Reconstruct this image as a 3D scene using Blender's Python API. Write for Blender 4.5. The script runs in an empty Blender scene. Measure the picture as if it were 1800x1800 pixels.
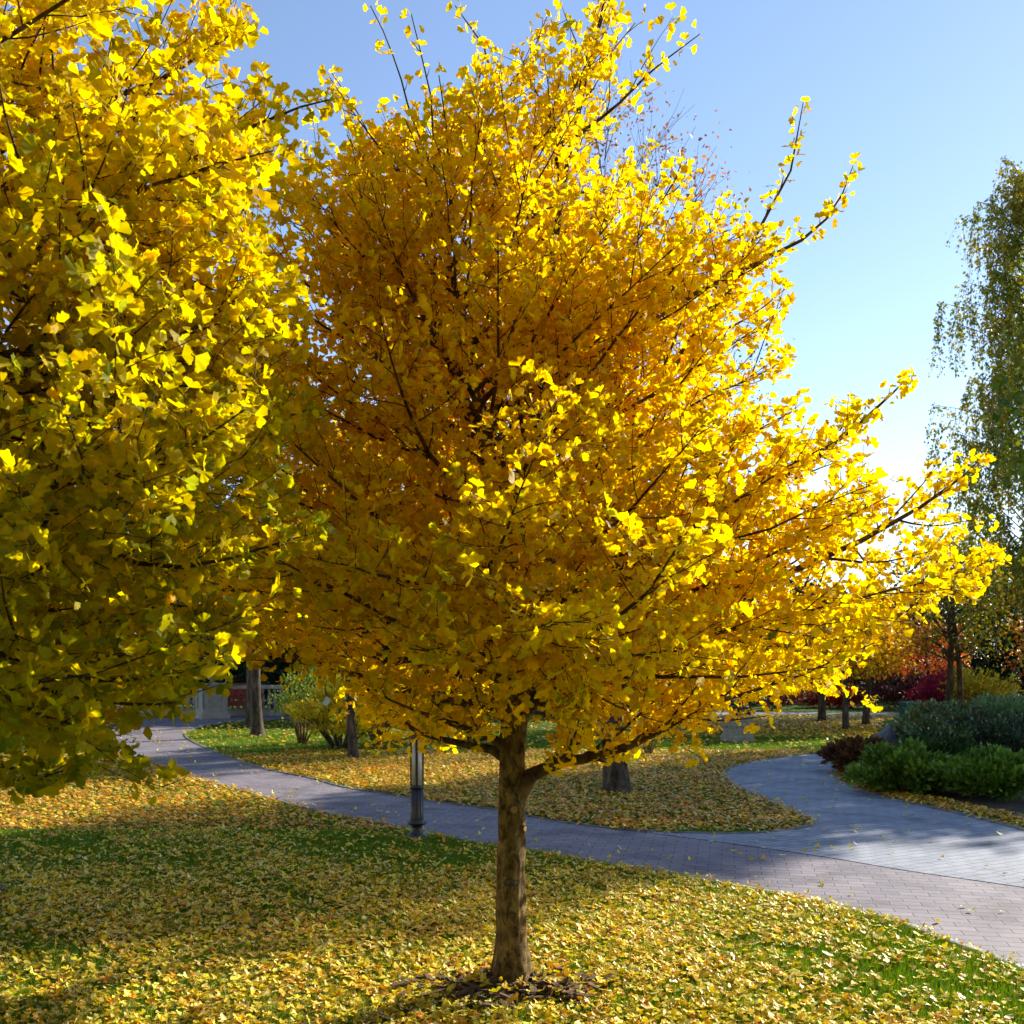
import bpy, math, random
import numpy as np
from mathutils import Vector, noise as mnoise
R = math.radians
rng = np.random.default_rng(11)
S = bpy.context.scene
COL = S.collection
F, CX, HOR, EYE = 1750.0, 900.0, 1168.0, 1.6     # camera constants measured on the photograph (1800 px)

def gp(px, py):
    d = F * EYE / (py - HOR)
    return ((px - CX) / F * d, d)
def at(px, d): return (px - CX) / F * d
def zat(py, d): return EYE + (HOR - py) / F * d

# ------------------------------------------------------------------ helpers
def link(o, parent=None):
    COL.objects.link(o)
    if parent: o.parent = parent
    return o
def tag(o, label=None, cat=None, group=None, kind=None):
    if label: o['label'] = label
    if cat: o['category'] = cat
    if group: o['group'] = group
    if kind: o['kind'] = kind
    return o
def empty(name, loc, label, cat, group=None, rz=0):
    o = bpy.data.objects.new(name, None); o.location = loc; o.rotation_euler = (0, 0, rz)
    o.empty_display_size = 0.2
    link(o); return tag(o, label, cat, group)
def mesh_np(name, V, faces_list, mat, parent=None, col=None, smooth=False):
    """faces_list: list of int arrays (n,k)"""
    me = bpy.data.meshes.new(name)
    V = np.asarray(V, dtype=np.float32)
    me.vertices.add(len(V)); me.vertices.foreach_set('co', V.ravel())
    fl = [np.asarray(f, dtype=np.int32) for f in faces_list if len(f)]
    nl = sum(f.size for f in fl); npoly = sum(len(f) for f in fl)
    me.loops.add(nl); me.polygons.add(npoly)
    me.loops.foreach_set('vertex_index', np.concatenate([f.ravel() for f in fl]))
    starts = []; s = 0
    for f in fl:
        starts.append(s + np.arange(len(f), dtype=np.int32) * f.shape[1]); s += f.size
    me.polygons.foreach_set('loop_start', np.concatenate(starts).astype(np.int32))
    if smooth: me.polygons.foreach_set('use_smooth', np.ones(npoly, dtype=bool))
    if col is not None:
        a = me.color_attributes.new('Col', 'FLOAT_COLOR', 'POINT')
        c = np.ones((len(V), 4), dtype=np.float32); c[:, :3] = col
        a.data.foreach_set('color', c.ravel())
    me.update(calc_edges=True); me.validate()
    if mat: me.materials.append(mat)
    o = bpy.data.objects.new(name, me)
    return link(o, parent)

class MB:
    def __init__(s): s.v = []; s.f = []
    def add(s, V, Fc):
        b = len(s.v); s.v += [tuple(map(float, p)) for p in V]; s.f += [[i + b for i in f] for f in Fc]
    def box(s, c, d, rz=0, taper=1.0, bev=0.0):
        cx, cy, cz = c; x, y, z = d[0] / 2, d[1] / 2, d[2] / 2
        ca, sa = math.cos(rz), math.sin(rz)
        rings = [(-z, 1 - bev / max(x, 1e-6)), (-z + bev, 1), (z - bev, taper), (z, taper - bev / max(x, 1e-6))] if bev else [(-z, 1), (z, taper)]
        V = []
        for zz, k in rings:
            for sx, sy in ((-1, -1), (1, -1), (1, 1), (-1, 1)):
                px, py = sx * x * k, sy * y * k
                V.append((cx + px * ca - py * sa, cy + px * sa + py * ca, cz + zz))
        n = len(rings); Fc = [[3, 2, 1, 0], [4 * n - 4, 4 * n - 3, 4 * n - 2, 4 * n - 1]]
        for r in range(n - 1):
            for i in range(4):
                j = (i + 1) % 4; Fc.append([4 * r + i, 4 * r + j, 4 * r + 4 + j, 4 * r + 4 + i])
        s.add(V, Fc)
    def lathe(s, prof, n=24, c=(0, 0, 0)):
        V = []
        for r, z in prof:
            for i in range(n):
                a = 2 * math.pi * i / n; V.append((c[0] + r * math.cos(a), c[1] + r * math.sin(a), c[2] + z))
        Fc = []
        for k in range(len(prof) - 1):
            for i in range(n):
                j = (i + 1) % n; Fc.append([k * n + i, k * n + j, (k + 1) * n + j, (k + 1) * n + i])
        Fc.append(list(range(n))[::-1]); Fc.append([(len(prof) - 1) * n + i for i in range(n)])
        s.add(V, Fc)
    def build(s, name, mat, parent=None, smooth=False):
        me = bpy.data.meshes.new(name); me.from_pydata(s.v, [], s.f); me.update()
        if smooth:
            for p in me.polygons: p.use_smooth = True
        me.materials.append(mat); return link(bpy.data.objects.new(name, me), parent)

# ------------------------------------------------------------------ materials
def newmat(name):
    m = bpy.data.materials.new(name); m.use_nodes = True
    nt = m.node_tree; nt.nodes.clear()
    out = nt.nodes.new('ShaderNodeOutputMaterial')
    return m, nt, nt.nodes, nt.links, out
def ramp(N, stops, interp='LINEAR'):
    r = N.new('ShaderNodeValToRGB'); r.color_ramp.interpolation = interp
    while len(r.color_ramp.elements) < len(stops): r.color_ramp.elements.new(0.5)
    for e, (p, c) in zip(r.color_ramp.elements, stops): e.position = p; e.color = (*c, 1)
    return r
def noisen(N, L, vec, scale, detail=4, rough=0.6, dist=0):
    n = N.new('ShaderNodeTexNoise'); n.inputs['Scale'].default_value = scale; n.inputs['Detail'].default_value = detail
    n.inputs['Roughness'].default_value = rough; n.inputs['Distortion'].default_value = dist
    if vec is not None: L.new(vec, n.inputs['Vector'])
    return n
def mixc(N, L, fac, a, b, mode='MIX'):
    m = N.new('ShaderNodeMix'); m.data_type = 'RGBA'; m.blend_type = mode
    for k, v in ((0, fac), (6, a), (7, b)):
        if isinstance(v, (int, float)): m.inputs[k].default_value = v
        elif isinstance(v, tuple): m.inputs[k].default_value = (*v, 1)
        else: L.new(v, m.inputs[k])
    return m.outputs[2]
def objvec(N, L, scale=(1, 1, 1), rot=(0, 0, 0)):
    t = N.new('ShaderNodeTexCoord'); mp = N.new('ShaderNodeMapping')
    mp.inputs['Scale'].default_value = scale; mp.inputs['Rotation'].default_value = rot
    L.new(t.outputs['Object'], mp.inputs['Vector']); return mp.outputs['Vector']
def bump(N, L, h, strength, dist):
    b = N.new('ShaderNodeBump'); b.inputs['Strength'].default_value = strength; b.inputs['Distance'].default_value = dist
    L.new(h, b.inputs['Height']); return b.outputs['Normal']
def leaf_mat(name, trans=0.5, tsat=1.25, tval=1.0, rough=0.45, spec=0.25, vein=True):
    m, nt, N, L, out = newmat(name)
    a = N.new('ShaderNodeAttribute'); a.attribute_name = 'Col'
    col = a.outputs['Color']
    if vein:
        n = noisen(N, L, objvec(N, L), 45, 2, 0.5)
        r = ramp(N, [(0.3, (0.82, 0.82, 0.82)), (0.7, (1.1, 1.1, 1.1))]); L.new(n.outputs['Fac'], r.inputs['Fac'])
        col = mixc(N, L, 1.0, col, r.outputs['Color'], 'MULTIPLY')
    p = N.new('ShaderNodeBsdfPrincipled'); L.new(col, p.inputs['Base Color'])
    p.inputs['Roughness'].default_value = rough; p.inputs['Specular IOR Level'].default_value = spec
    t = N.new('ShaderNodeBsdfTranslucent'); h = N.new('ShaderNodeHueSaturation')
    h.inputs['Saturation'].default_value = tsat; h.inputs['Value'].default_value = tval
    L.new(col, h.inputs['Color']); L.new(h.outputs['Color'], t.inputs['Color'])
    mx = N.new('ShaderNodeMixShader'); mx.inputs[0].default_value = trans
    L.new(p.outputs[0], mx.inputs[1]); L.new(t.outputs[0], mx.inputs[2]); L.new(mx.outputs[0], out.inputs[0])
    return m
def simple(name, c1, c2, scale=8, rough=0.7, bs=0.3, bd=0.01, stretch=(1, 1, 1), metal=0, spec=0.5, detail=6):
    m, nt, N, L, out = newmat(name)
    v = objvec(N, L, stretch)
    n = noisen(N, L, v, scale, detail, 0.65)
    r = ramp(N, [(0.3, c1), (0.72, c2)]); L.new(n.outputs['Fac'], r.inputs['Fac'])
    p = N.new('ShaderNodeBsdfPrincipled'); L.new(r.outputs['Color'], p.inputs['Base Color'])
    p.inputs['Roughness'].default_value = rough; p.inputs['Metallic'].default_value = metal; p.inputs['Specular IOR Level'].default_value = spec
    if bs:
        n2 = noisen(N, L, v, scale * 4, 5, 0.7); L.new(bump(N, L, n2.outputs['Fac'], bs, bd), p.inputs['Normal'])
    L.new(p.outputs[0], out.inputs[0]); return m
def bark_mat(name, dark, mid, light, vs=0.25, scale=14, bd=.012):
    m, nt, N, L, out = newmat(name)
    v = objvec(N, L, (1, 1, vs))
    n = noisen(N, L, v, scale, 8, 0.7, 0.6); n2 = noisen(N, L, objvec(N, L, (1, 1, 2.2)), 5, 4, 0.6)
    r = ramp(N, [(0.38, dark), (0.5, mid), (0.64, light)]); L.new(n.outputs['Fac'], r.inputs['Fac'])
    r2 = ramp(N, [(0.35, (0.78, 0.76, 0.72)), (0.6, (1.1, 1.08, 1.0))]); L.new(n2.outputs['Fac'], r2.inputs['Fac'])
    c = mixc(N, L, 1.0, r.outputs['Color'], r2.outputs['Color'], 'MULTIPLY')
    p = N.new('ShaderNodeBsdfPrincipled'); L.new(c, p.inputs['Base Color']); p.inputs['Roughness'].default_value = 0.85
    p.inputs['Specular IOR Level'].default_value = 0.25
    n3 = noisen(N, L, v, scale * 2.5, 8, 0.75, 0.4)
    L.new(bump(N, L, n3.outputs['Fac'], 1.0, bd), p.inputs['Normal'])
    L.new(p.outputs[0], out.inputs[0]); return m

M = {}
M['gleaf'] = leaf_mat('ginkgo_leaf', 0.68, 1.03, 1.22, 0.5, 0.15)
M['fallen'] = leaf_mat('fallen_leaf', 0.2, 1.1, 1.1, 0.42, 0.4)
M['leaf'] = leaf_mat('tree_leaf', 0.4, 1.2, 1.0, vein=False)
M['darkleaf'] = leaf_mat('evergreen_leaf', 0.12, 1.1, 1.0, 0.55, vein=False)
M['glossleaf'] = leaf_mat('glossy_leaf', 0.2, 1.1, 1.0, 0.22, 0.6, vein=False)
M['grassblade'] = leaf_mat('grass_blade', 0.35, 1.15, 1.1, 0.5, 0.3, vein=False)
M['bark'] = bark_mat('ginkgo_bark', (0.07, 0.042, 0.014), (0.24, 0.155, 0.05), (0.44, 0.30, 0.12), .55, 30, .02)
M['limb'] = bark_mat('ginkgo_limb_bark', (0.04, 0.024, 0.011), (0.11, 0.068, 0.028), (0.21, 0.14, 0.06))
M['twig'] = bark_mat('twig_bark', (0.05, 0.03, 0.018), (0.10, 0.065, 0.035), (0.16, 0.11, 0.06), 1, 30)
M['darkbark'] = bark_mat('dark_bark', (0.03, 0.022, 0.018), (0.075, 0.055, 0.04), (0.16, 0.12, 0.09))
M['birchbark'] = bark_mat('birch_bark', (0.06, 0.05, 0.045), (0.45, 0.42, 0.38), (0.62, 0.6, 0.56), 2.5, 5)
M['cutwood'] = simple('cut_wood', (0.26, 0.15, 0.045), (0.42, 0.26, 0.09), 40, 0.8)
M['stone'] = simple('pale_stone', (0.26, 0.23, 0.185), (0.42, 0.38, 0.31), 6, 0.85, 0.3, 0.01)
M['rock'] = simple('grey_rock', (0.09, 0.09, 0.09), (0.24, 0.235, 0.23), 5, 0.9, 0.8, 0.03)
M['iron'] = simple('black_iron', (0.012, 0.013, 0.016), (0.03, 0.031, 0.035), 20, 0.35, 0.15, 0.003, spec=0.6)
M['redwood'] = simple('red_bench_paint', (0.20, 0.025, 0.015), (0.34, 0.05, 0.03), 9, 0.4, 0.2, 0.004, (1, 1, 4))
M['soil'] = simple('bed_soil', (0.025, 0.017, 0.01), (0.08, 0.055, 0.035), 9, 0.95, 1.0, 0.04)
M['mulch'] = simple('bark_chips', (0.045, 0.022, 0.010), (0.17, 0.095, 0.045), 18, 0.85, 0.6, 0.01)
M['teal'] = simple('teal_plastic', (0.01, 0.10, 0.13), (0.02, 0.14, 0.18), 6, 0.5, 0.1)
M['tagmat'] = simple('plant_tag_plastic', (0.45, 0.60, 0.55), (0.55, 0.70, 0.65), 12, 0.5, 0)
def glass():
    m, nt, N, L, out = newmat('frosted_lamp_tube')
    p = N.new('ShaderNodeBsdfPrincipled'); p.inputs['Base Color'].default_value = (0.62, 0.60, 0.55, 1)
    p.inputs['Roughness'].default_value = 0.25; p.inputs['Transmission Weight'].default_value = 0.0
    L.new(p.outputs[0], out.inputs[0]); return m
M['glass'] = glass()

def lawn_mat():
    m, nt, N, L, out = newmat('lawn')
    v = objvec(N, L)
    n1 = noisen(N, L, v, 0.55, 5, 0.6); n2 = noisen(N, L, v, 30, 6, 0.75)
    r1 = ramp(N, [(0.3, (0.05, 0.10, 0.012)), (0.7, (0.11, 0.17, 0.02))]); L.new(n1.outputs['Fac'], r1.inputs['Fac'])
    r2 = ramp(N, [(0.3, (0.5, 0.5, 0.5)), (0.7, (1.35, 1.3, 1.1))]); L.new(n2.outputs['Fac'], r2.inputs['Fac'])
    c = mixc(N, L, 1.0, r1.outputs['Color'], r2.outputs['Color'], 'MULTIPLY')
    p = N.new('ShaderNodeBsdfPrincipled'); L.new(c, p.inputs['Base Color']); p.inputs['Roughness'].default_value = 0.9
    p.inputs['Specular IOR Level'].default_value = 0.1
    L.new(bump(N, L, n2.outputs['Fac'], 1.0, 0.05), p.inputs['Normal'])
    L.new(p.outputs[0], out.inputs[0]); return m
def paver_mat(name, c1, c2, mort, rot, bw=0.2, bh=0.1):
    m, nt, N, L, out = newmat(name)
    v0 = objvec(N, L); nz = noisen(N, L, v0, 2.2, 3, 0.5)
    v = objvec(N, L, (1, 1, 1), (0, 0, rot))
    wob = N.new('ShaderNodeVectorMath'); wob.operation = 'MULTIPLY_ADD'
    L.new(nz.outputs['Color'], wob.inputs[0]); wob.inputs[1].default_value = (0.03, 0.03, 0); L.new(v, wob.inputs[2])
    b = N.new('ShaderNodeTexBrick'); L.new(wob.outputs[0], b.inputs['Vector'])
    b.inputs['Color1'].default_value = (*c1, 1); b.inputs['Color2'].default_value = (*c2, 1); b.inputs['Mortar'].default_value = (*mort, 1)
    b.inputs['Scale'].default_value = 1.0; b.inputs['Mortar Size'].default_value = 0.005; b.inputs['Mortar Smooth'].default_value = 0.4
    b.inputs['Brick Width'].default_value = bw; b.inputs['Row Height'].default_value = bh
    n = noisen(N, L, v0, 1.3, 8, 0.7, .5); r = ramp(N, [(0.36, (0.62, 0.61, 0.62)), (0.5, (.98, .98, .98)), (0.68, (1.14, 1.12, 1.08))]); L.new(n.outputs['Fac'], r.inputs['Fac'])
    n2 = noisen(N, L, v0, 60, 4, 0.7); r2 = ramp(N, [(0.3, (0.85, 0.85, 0.85)), (0.7, (1.12, 1.12, 1.12))]); L.new(n2.outputs['Fac'], r2.inputs['Fac'])
    c = mixc(N, L, 1.0, b.outputs['Color'], r.outputs['Color'], 'MULTIPLY'); c = mixc(N, L, 1.0, c, r2.outputs['Color'], 'MULTIPLY')
    p = N.new('ShaderNodeBsdfPrincipled'); L.new(c, p.inputs['Base Color']); p.inputs['Roughness'].default_value = 0.7
    p.inputs['Specular IOR Level'].default_value = 0.35
    inv = N.new('ShaderNodeMath'); inv.operation = 'SUBTRACT'; inv.inputs[0].default_value = 1; L.new(b.outputs['Fac'], inv.inputs[1])
    ad = N.new('ShaderNodeMath'); ad.operation = 'MULTIPLY_ADD'; L.new(n2.outputs['Fac'], ad.inputs[0]); ad.inputs[1].default_value = 0.3; L.new(inv.outputs[0], ad.inputs[2])
    L.new(bump(N, L, ad.outputs[0], 0.7, 0.006), p.inputs['Normal'])
    L.new(p.outputs[0], out.inputs[0]); return m
M['lawn'] = lawn_mat()
M['brickpath'] = paver_mat('brown_pavers', (0.265, 0.23, 0.25), (0.195, 0.172, 0.20), (0.10, 0.085, 0.075), R(12))
M['greypath'] = paver_mat('grey_pavers', (0.31, 0.33, 0.38), (0.24, 0.26, 0.31), (0.12, 0.115, 0.11), R(-28))
M['band'] = simple('pale_paver_band', (0.24, 0.27, 0.29), (0.30, 0.33, 0.34), 9, .7, .2, .003)
M['edge'] = paver_mat('edging_stone', (0.22, 0.21, 0.21), (0.15, 0.15, 0.16), (0.05, 0.05, 0.05), R(40), 0.3, 0.3)

# ------------------------------------------------------------------ tubes (vectorised)
class Tubes:
    def __init__(s): s.g = {}
    def add(s, pts, rad, sides=3):
        s.g.setdefault((len(pts), sides), []).append((pts, rad))
    def build(s, name, mat, parent=None):
        Vs, Fs, base = [], [], 0
        for (n, k), lst in s.g.items():
            P = np.array([a for a, b in lst], float); Rr = np.array([b for a, b in lst], float)
            T = np.gradient(P, axis=1); T /= np.linalg.norm(T, axis=2, keepdims=True) + 1e-9
            mean = P[:, -1] - P[:, 0]; ref = np.cross(mean, np.array([0.31, 0.52, 0.11])); bad = np.linalg.norm(ref, axis=1) < 1e-6; ref[bad] = (1, 0, 0)
            ref = ref[:, None, :]
            n1 = ref - (ref * T).sum(2, keepdims=True) * T; n1 /= np.linalg.norm(n1, axis=2, keepdims=True) + 1e-9
            n2 = np.cross(T, n1)
            a = np.arange(k) * 2 * np.pi / k
            V = P[:, :, None, :] + Rr[:, :, None, None] * (n1[:, :, None, :] * np.cos(a)[None, None, :, None] + n2[:, :, None, :] * np.sin(a)[None, None, :, None])
            B = len(lst); V = V.reshape(-1, 3)
            b0 = np.arange(B)[:, None, None] * n * k; r0 = np.arange(n - 1)[None, :, None] * k; i = np.arange(k)[None, None, :]; j = (i + 1) % k
            Fq = np.stack([b0 + r0 + i, b0 + r0 + j, b0 + r0 + k + j, b0 + r0 + k + i], -1).reshape(-1, 4) + base
            Vs.append(V); Fs.append(Fq); base += len(V)
        if not Vs: return None
        return mesh_np(name, np.concatenate(Vs), Fs, mat, parent, smooth=True)

def unit(v): v = np.asarray(v, float); return v / (np.linalg.norm(v) + 1e-9)
def poly(start, d, length, n, wig, trop=0.0):
    pts = [np.array(start, float)]; d = unit(d); st = length / (n - 1)
    for _ in range(n - 1):
        d = unit(d + rng.normal(0, wig, 3) + np.array([0, 0, trop])); pts.append(pts[-1] + d * st)
    return np.array(pts)
def along(P, t):
    x = t * (len(P) - 1); i = min(int(x), len(P) - 2); f = x - i
    return P[i] * (1 - f) + P[i + 1] * f, unit(P[i + 1] - P[i])

# ------------------------------------------------------------------ leaf templates
def ginkgo_template(kind):
    # blade in xy plane, stem toward -y, unit width about 1
    notch = [0.22, 0.42, 0.08, 0.3][kind]; spread = [62, 70, 55, 78][kind]; fold = [0.18, 0.30, -0.15, 0.05][kind]
    V = [(0, 0, 0)]; n = 10
    wob = [0, .03, -.02, .02, 0, 0, .02, -.03, .03, -.01, 0]
    for i in range(n + 1):
        a = R(-spread + 2 * spread * i / n); r = 0.62 + wob[i]
        if i in (0, n): r *= 0.92
        if i == n // 2: r *= (1 - notch)
        x, y = math.sin(a) * r * 1.0, math.cos(a) * r
        z = abs(x) * fold + 0.05 * math.sin(i * 1.9) + 0.12 * (r * r) * (1 if kind != 2 else -1)
        V.append((x, y, z))
    Fc = [[0, i + 1, i + 2] for i in range(n)]
    b = len(V); V += [(-0.012, 0, 0), (0.012, 0, 0), (0.0, -0.62, 0.04)]; Fc.append([b, b + 2, b + 1])
    V = np.array(V); V[:, 1] += 0.62     # origin at stem foot
    return V, np.array(Fc)
def fallen_template(kind):
    V, Fc = ginkgo_template(kind); V[:, 1] -= 0.9; V[:, 2] *= (1.6 if kind % 2 else -1.2); V[:, 2] += 0.0
    keep = Fc[:10]; return V[:12], keep
def oval_template():
    V = np.array([(0, 0, 0), (-0.28, 0.4, 0.06), (0, 0.45, 0), (0.28, 0.4, 0.06), (0, 1, -0.05)], float)
    return V, np.array([[0, 2, 1], [0, 3, 2], [1, 2, 4], [2, 3, 4]])
def quad_template():
    V = np.array([(0, 0, 0), (-0.36, 0.5, 0.05), (0, 1, 0), (0.36, 0.5, 0.05)], float); return V, np.array([[0, 3, 2, 1]])
def needle_template():
    V = np.array([(-0.035, 0, 0), (0.035, 0, 0), (0, 1, 0.0), (-0.17, 0.72, 0.05), (0.17, 0.66, 0.05), (0, 0.3, 0)], float)
    return V, np.array([[0, 1, 2], [5, 2, 3], [5, 4, 2]])

def leaves(name, pos, ydir, nrm, size, col, templates, mat, parent=None):
    N_ = len(pos)
    Y = ydir / (np.linalg.norm(ydir, axis=1, keepdims=True) + 1e-9)
    X = np.cross(Y, nrm); X /= np.linalg.norm(X, axis=1, keepdims=True) + 1e-9
    Z = np.cross(X, Y)
    which = rng.integers(0, len(templates), N_)
    Vs, Fs, Cs, base = [], [], [], 0
    for k, (TV, TF) in enumerate(templates):
        idx = np.where(which == k)[0]
        if not len(idx): continue
        sz = size[idx][:, None, None]
        zs = rng.uniform(0.5, 1.5, (len(idx), 1, 1)) if True else 1
        V = pos[idx][:, None, :] + sz * (TV[None, :, 0:1] * X[idx][:, None, :] * rng.uniform(.82, 1.18, (len(idx), 1, 1)) + TV[None, :, 1:2] * Y[idx][:, None, :] + zs * TV[None, :, 2:3] * Z[idx][:, None, :])
        nv = len(TV)
        Fq = (np.arange(len(idx)) * nv)[:, None, None] + TF[None] + base
        Vs.append(V.reshape(-1, 3)); Fs.append(Fq.reshape(-1, TF.shape[1])); Cs.append(np.repeat(col[idx], nv, axis=0)); base += len(idx) * nv
    return mesh_np(name, np.concatenate(Vs), Fs, mat, parent, col=np.concatenate(Cs))

def palette(n, cols, w, jit=0.12, groups=None):
    cols = np.array(cols); w = np.array(w, float) / sum(w)
    a = cols[rng.choice(len(cols), n, p=w)]; b = cols[rng.choice(len(cols), n, p=w)]
    t = rng.random((n, 1)) * 0.5
    c = a * (1 - t) + b * t
    return np.clip(c * rng.normal(1, jit, (n, 1)), 0.004, 0.95)
GT = [ginkgo_template(k) for k in range(4)]
YEL, GOLD, GREEN, LIME, ORA = (0.93, 0.665, 0.010), (0.92, 0.57, 0.007), (0.21, 0.30, 0.02), (0.60, 0.54, 0.012), (0.80, 0.36, 0.015)

# ------------------------------------------------------------------ ginkgo
def shoots_on(P, out, spacing, t0, tree_c):
    L_ = np.linalg.norm(np.diff(P, axis=0), axis=1).sum()
    n = max(1, int(L_ * (1 - t0) / spacing))
    for i in range(n):
        p, d = along(P, min(0.999, t0 + (1 - t0) * (i + rng.random() * .7 + .3) / n)); out.append((p, d))
def ginkgo(name, label, base, trunk, limbs_fixed, nlimb, zlo, zhi, Rfun, elev, seedcol, greenness, leafsize, spacing, keep=None, groupname=None, trunk_rad=None, per=4, env=None, sprigs=0, sprigz=2.6, name_main=False):
    root = empty(name, base, label, 'tree', groupname)
    # trunk, finely meshed with bark relief
    TP = np.array(trunk, float)
    T = Tubes(); TW = Tubes(); shoots = []
    zs = TP[:, 2]
    def trunk_at(z):
        return np.array([np.interp(z, zs, TP[:, 0]), np.interp(z, zs, TP[:, 1]), z])
    def trad(z): return np.interp(z, zs, trunk_rad)
    ns, nr = 44, 230; ztop = zs[-1]; V = []
    for r_ in range(nr):
        f = r_ / (nr - 1); z = (f ** 1.25) * ztop - 0.04 * (r_ == 0)
        c = trunk_at(max(z, 0)); rr = trad(max(z, 0))
        for i in range(ns):
            a = 2 * math.pi * i / ns
            flare = 1 + 0.75 * math.exp(-max(z, 0) / 0.08) * (1 + 0.45 * math.sin(5 * a + 1)) + 0.12 * math.exp(-max(z, 0) / 0.25)
            nn = mnoise.noise(Vector((math.cos(a) * 3, math.sin(a) * 3, z * 4.5 + 7))) * 0.13 + mnoise.noise(Vector((math.cos(a) * 9, math.sin(a) * 9, z * 12))) * 0.075 + mnoise.noise(Vector((math.cos(a) * 22, math.sin(a) * 22, z * 30))) * 0.05
            q = rr * flare * (1 + nn); V.append((c[0] + q * math.cos(a), c[1] + q * math.sin(a), z))
    idx = np.arange(nr - 1)[:, None] * ns; i = np.arange(ns)[None]; j = (i + 1) % ns
    Fq = np.stack([idx + i, idx + j, idx + ns + j, idx + ns + i], -1).reshape(-1, 4)
    tr = mesh_np('trunk', V, [Fq], M['bark'], root, smooth=True)
    # primary limbs
    prim = []
    for (P, r0) in limbs_fixed:
        prim.append((np.array(P, float), r0))
    az = rng.random() * 6.28
    for k in range(nlimb):
        f = (k + 0.5) / nlimb; z = zlo + (zhi - zlo) * f ** 0.9
        az += 2.39996 + rng.normal(0, .25)
        e = elev(f) + rng.normal(0, R(6)); L_ = Rfun(z, az) * rng.uniform(.82, 1.12)
        d = np.array([math.cos(az) * math.cos(e), math.sin(az) * math.cos(e), math.sin(e)])
        P = poly(trunk_at(z), d, L_, 9, 0.075, 0.028)
        for _ in range(14):
            if env(P[-1]): break
            P = P[0] + (P - P[0]) * .93
        prim.append((P, trad(z) * rng.uniform(.22, .36) + .002))
    for P, r0 in prim:
        if len(P) < 9:
            t = np.linspace(0, len(P) - 1, 9); P = np.array([[np.interp(q, range(len(P)), P[:, a]) for a in range(3)] for q in t])
        L_ = np.linalg.norm(np.diff(P, axis=0), axis=1).sum()
        n = len(P); rad = r0 * (1 - np.linspace(0, 1, n)) ** 1.1 + 0.0022; rad[0] *= 1.7; rad[1] *= 1.1
        T.add(P, rad, 8)
        shoots_on(P, shoots, spacing * 1.1, 0.35, None)
        ns2 = max(3, int(L_ / 0.098)); side = 1
        for q in range(ns2):
            t = 0.14 + 0.84 * (q + rng.random() * .6) / ns2
            if t > .99: continue
            p, d = along(P, t); side = -side
            horiz = unit(np.cross(d, (0, 0, 1)) + 1e-6); up = np.cross(horiz, d)
            ang = R(rng.uniform(32, 62)); rot = rng.uniform(-.9, .9)
            sd = d * math.cos(ang) + (horiz * side * math.cos(rot) + up * math.sin(rot)) * math.sin(ang)
            l2 = (0.20 + 0.42 * L_ * (1 - t) ** .8) * rng.uniform(.6, 1.15) * 0.8
            l2 = min(l2, .95); P2 = poly(p, sd, l2, 6, 0.09, 0.08)
            if not env(P2[-1]) and rng.random() > .04:
                kk = .8
                while kk > .15 and not env(P2[0] + (P2[-1] - P2[0]) * kk): kk -= .1
                if kk <= .15 and rng.random() < .6: continue
                kk = max(kk, .22); P2 = P2[0] + (P2 - P2[0]) * kk; l2 *= kk
            r2 = max(0.0022, r0 * (1 - t) ** .8 * 0.45)
            TW.add(P2, r2 * (1 - np.linspace(0, .85, 6)) + .0006, 4)
            shoots_on(P2, shoots, spacing, 0.1, None)
            for w in range(int(l2 / 0.13)):
                t3 = 0.2 + 0.75 * (w + rng.random()) / max(1, int(l2 / 0.13))
                if t3 > .98: continue
                p3, d3 = along(P2, t3); v = unit(np.cross(d3, rng.normal(0, 1, 3)))
                l3 = rng.uniform(.09, .30) * min(1, l2 * 1.6)
                P3 = poly(p3, d3 * .7 + v * .75, l3, 4, 0.1, 0.05)
                TW.add(P3, np.array([.0022, .0018, .0014, .0009]), 3)
                shoots_on(P3, shoots, spacing, 0.15, None)
    for _ in range(sprigs):
        P, r0 = prim[rng.integers(0, len(prim))]; p, d = along(P, rng.uniform(.35, .95))
        if p[2] < sprigz: continue
        o = unit([p[0], p[1], 0.001]); l3 = rng.uniform(.35, .75)
        Q = poly(p, np.array([o[0] * .5, o[1] * .5, 1.2]) + rng.normal(0, .25, 3), l3, 8, .05, .03)
        if not env(Q[3]): continue
        TW.add(Q, np.linspace(.0035, .001, 8), 4); shoots_on(Q, shoots, .07, .1, None)
    T.build('limbs', M['limb'], root)
    TW.build('twigs', M['twig'], root)
    P = np.array([s[0] for s in shoots]); D = np.array([s[1] for s in shoots])
    k = rng.integers(max(1, per - 2), per + 1, len(P)); idx = np.repeat(np.arange(len(P)), k)
    pos = P[idx] + rng.normal(0, .004, (len(idx), 3)); tw = D[idx]
    if keep is not None:
        mk = keep(pos + np.array(base)); pos, tw, idx = pos[mk], tw[mk], idx[mk]
    n = len(pos)
    r_ = rng.normal(0, 1, (n, 3)); perp = r_ - (r_ * tw).sum(1, keepdims=True) * tw; perp /= np.linalg.norm(perp, axis=1, keepdims=True)
    y = perp * 0.9 + tw * 0.45 + np.array([0, 0, 0.15]) + rng.normal(0, .15, (n, 3))
    nr_ = rng.normal(0, 0.75, (n, 3)) + np.array([0, 0, 0.55]) + tw * 0.3
    size = rng.normal(leafsize, leafsize * .2, n).clip(leafsize * .45, leafsize * 1.5)
    g = greenness(pos + np.array(base))
    clump = rng.random(len(P))[idx]
    gg = (g + (clump - .5) * .7 + rng.normal(0, .12, n)).clip(0, 1)[:, None]
    ye = palette(n, [YEL, GOLD, LIME], seedcol); gr = palette(n, [GREEN, LIME], [.6, .4])
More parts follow.
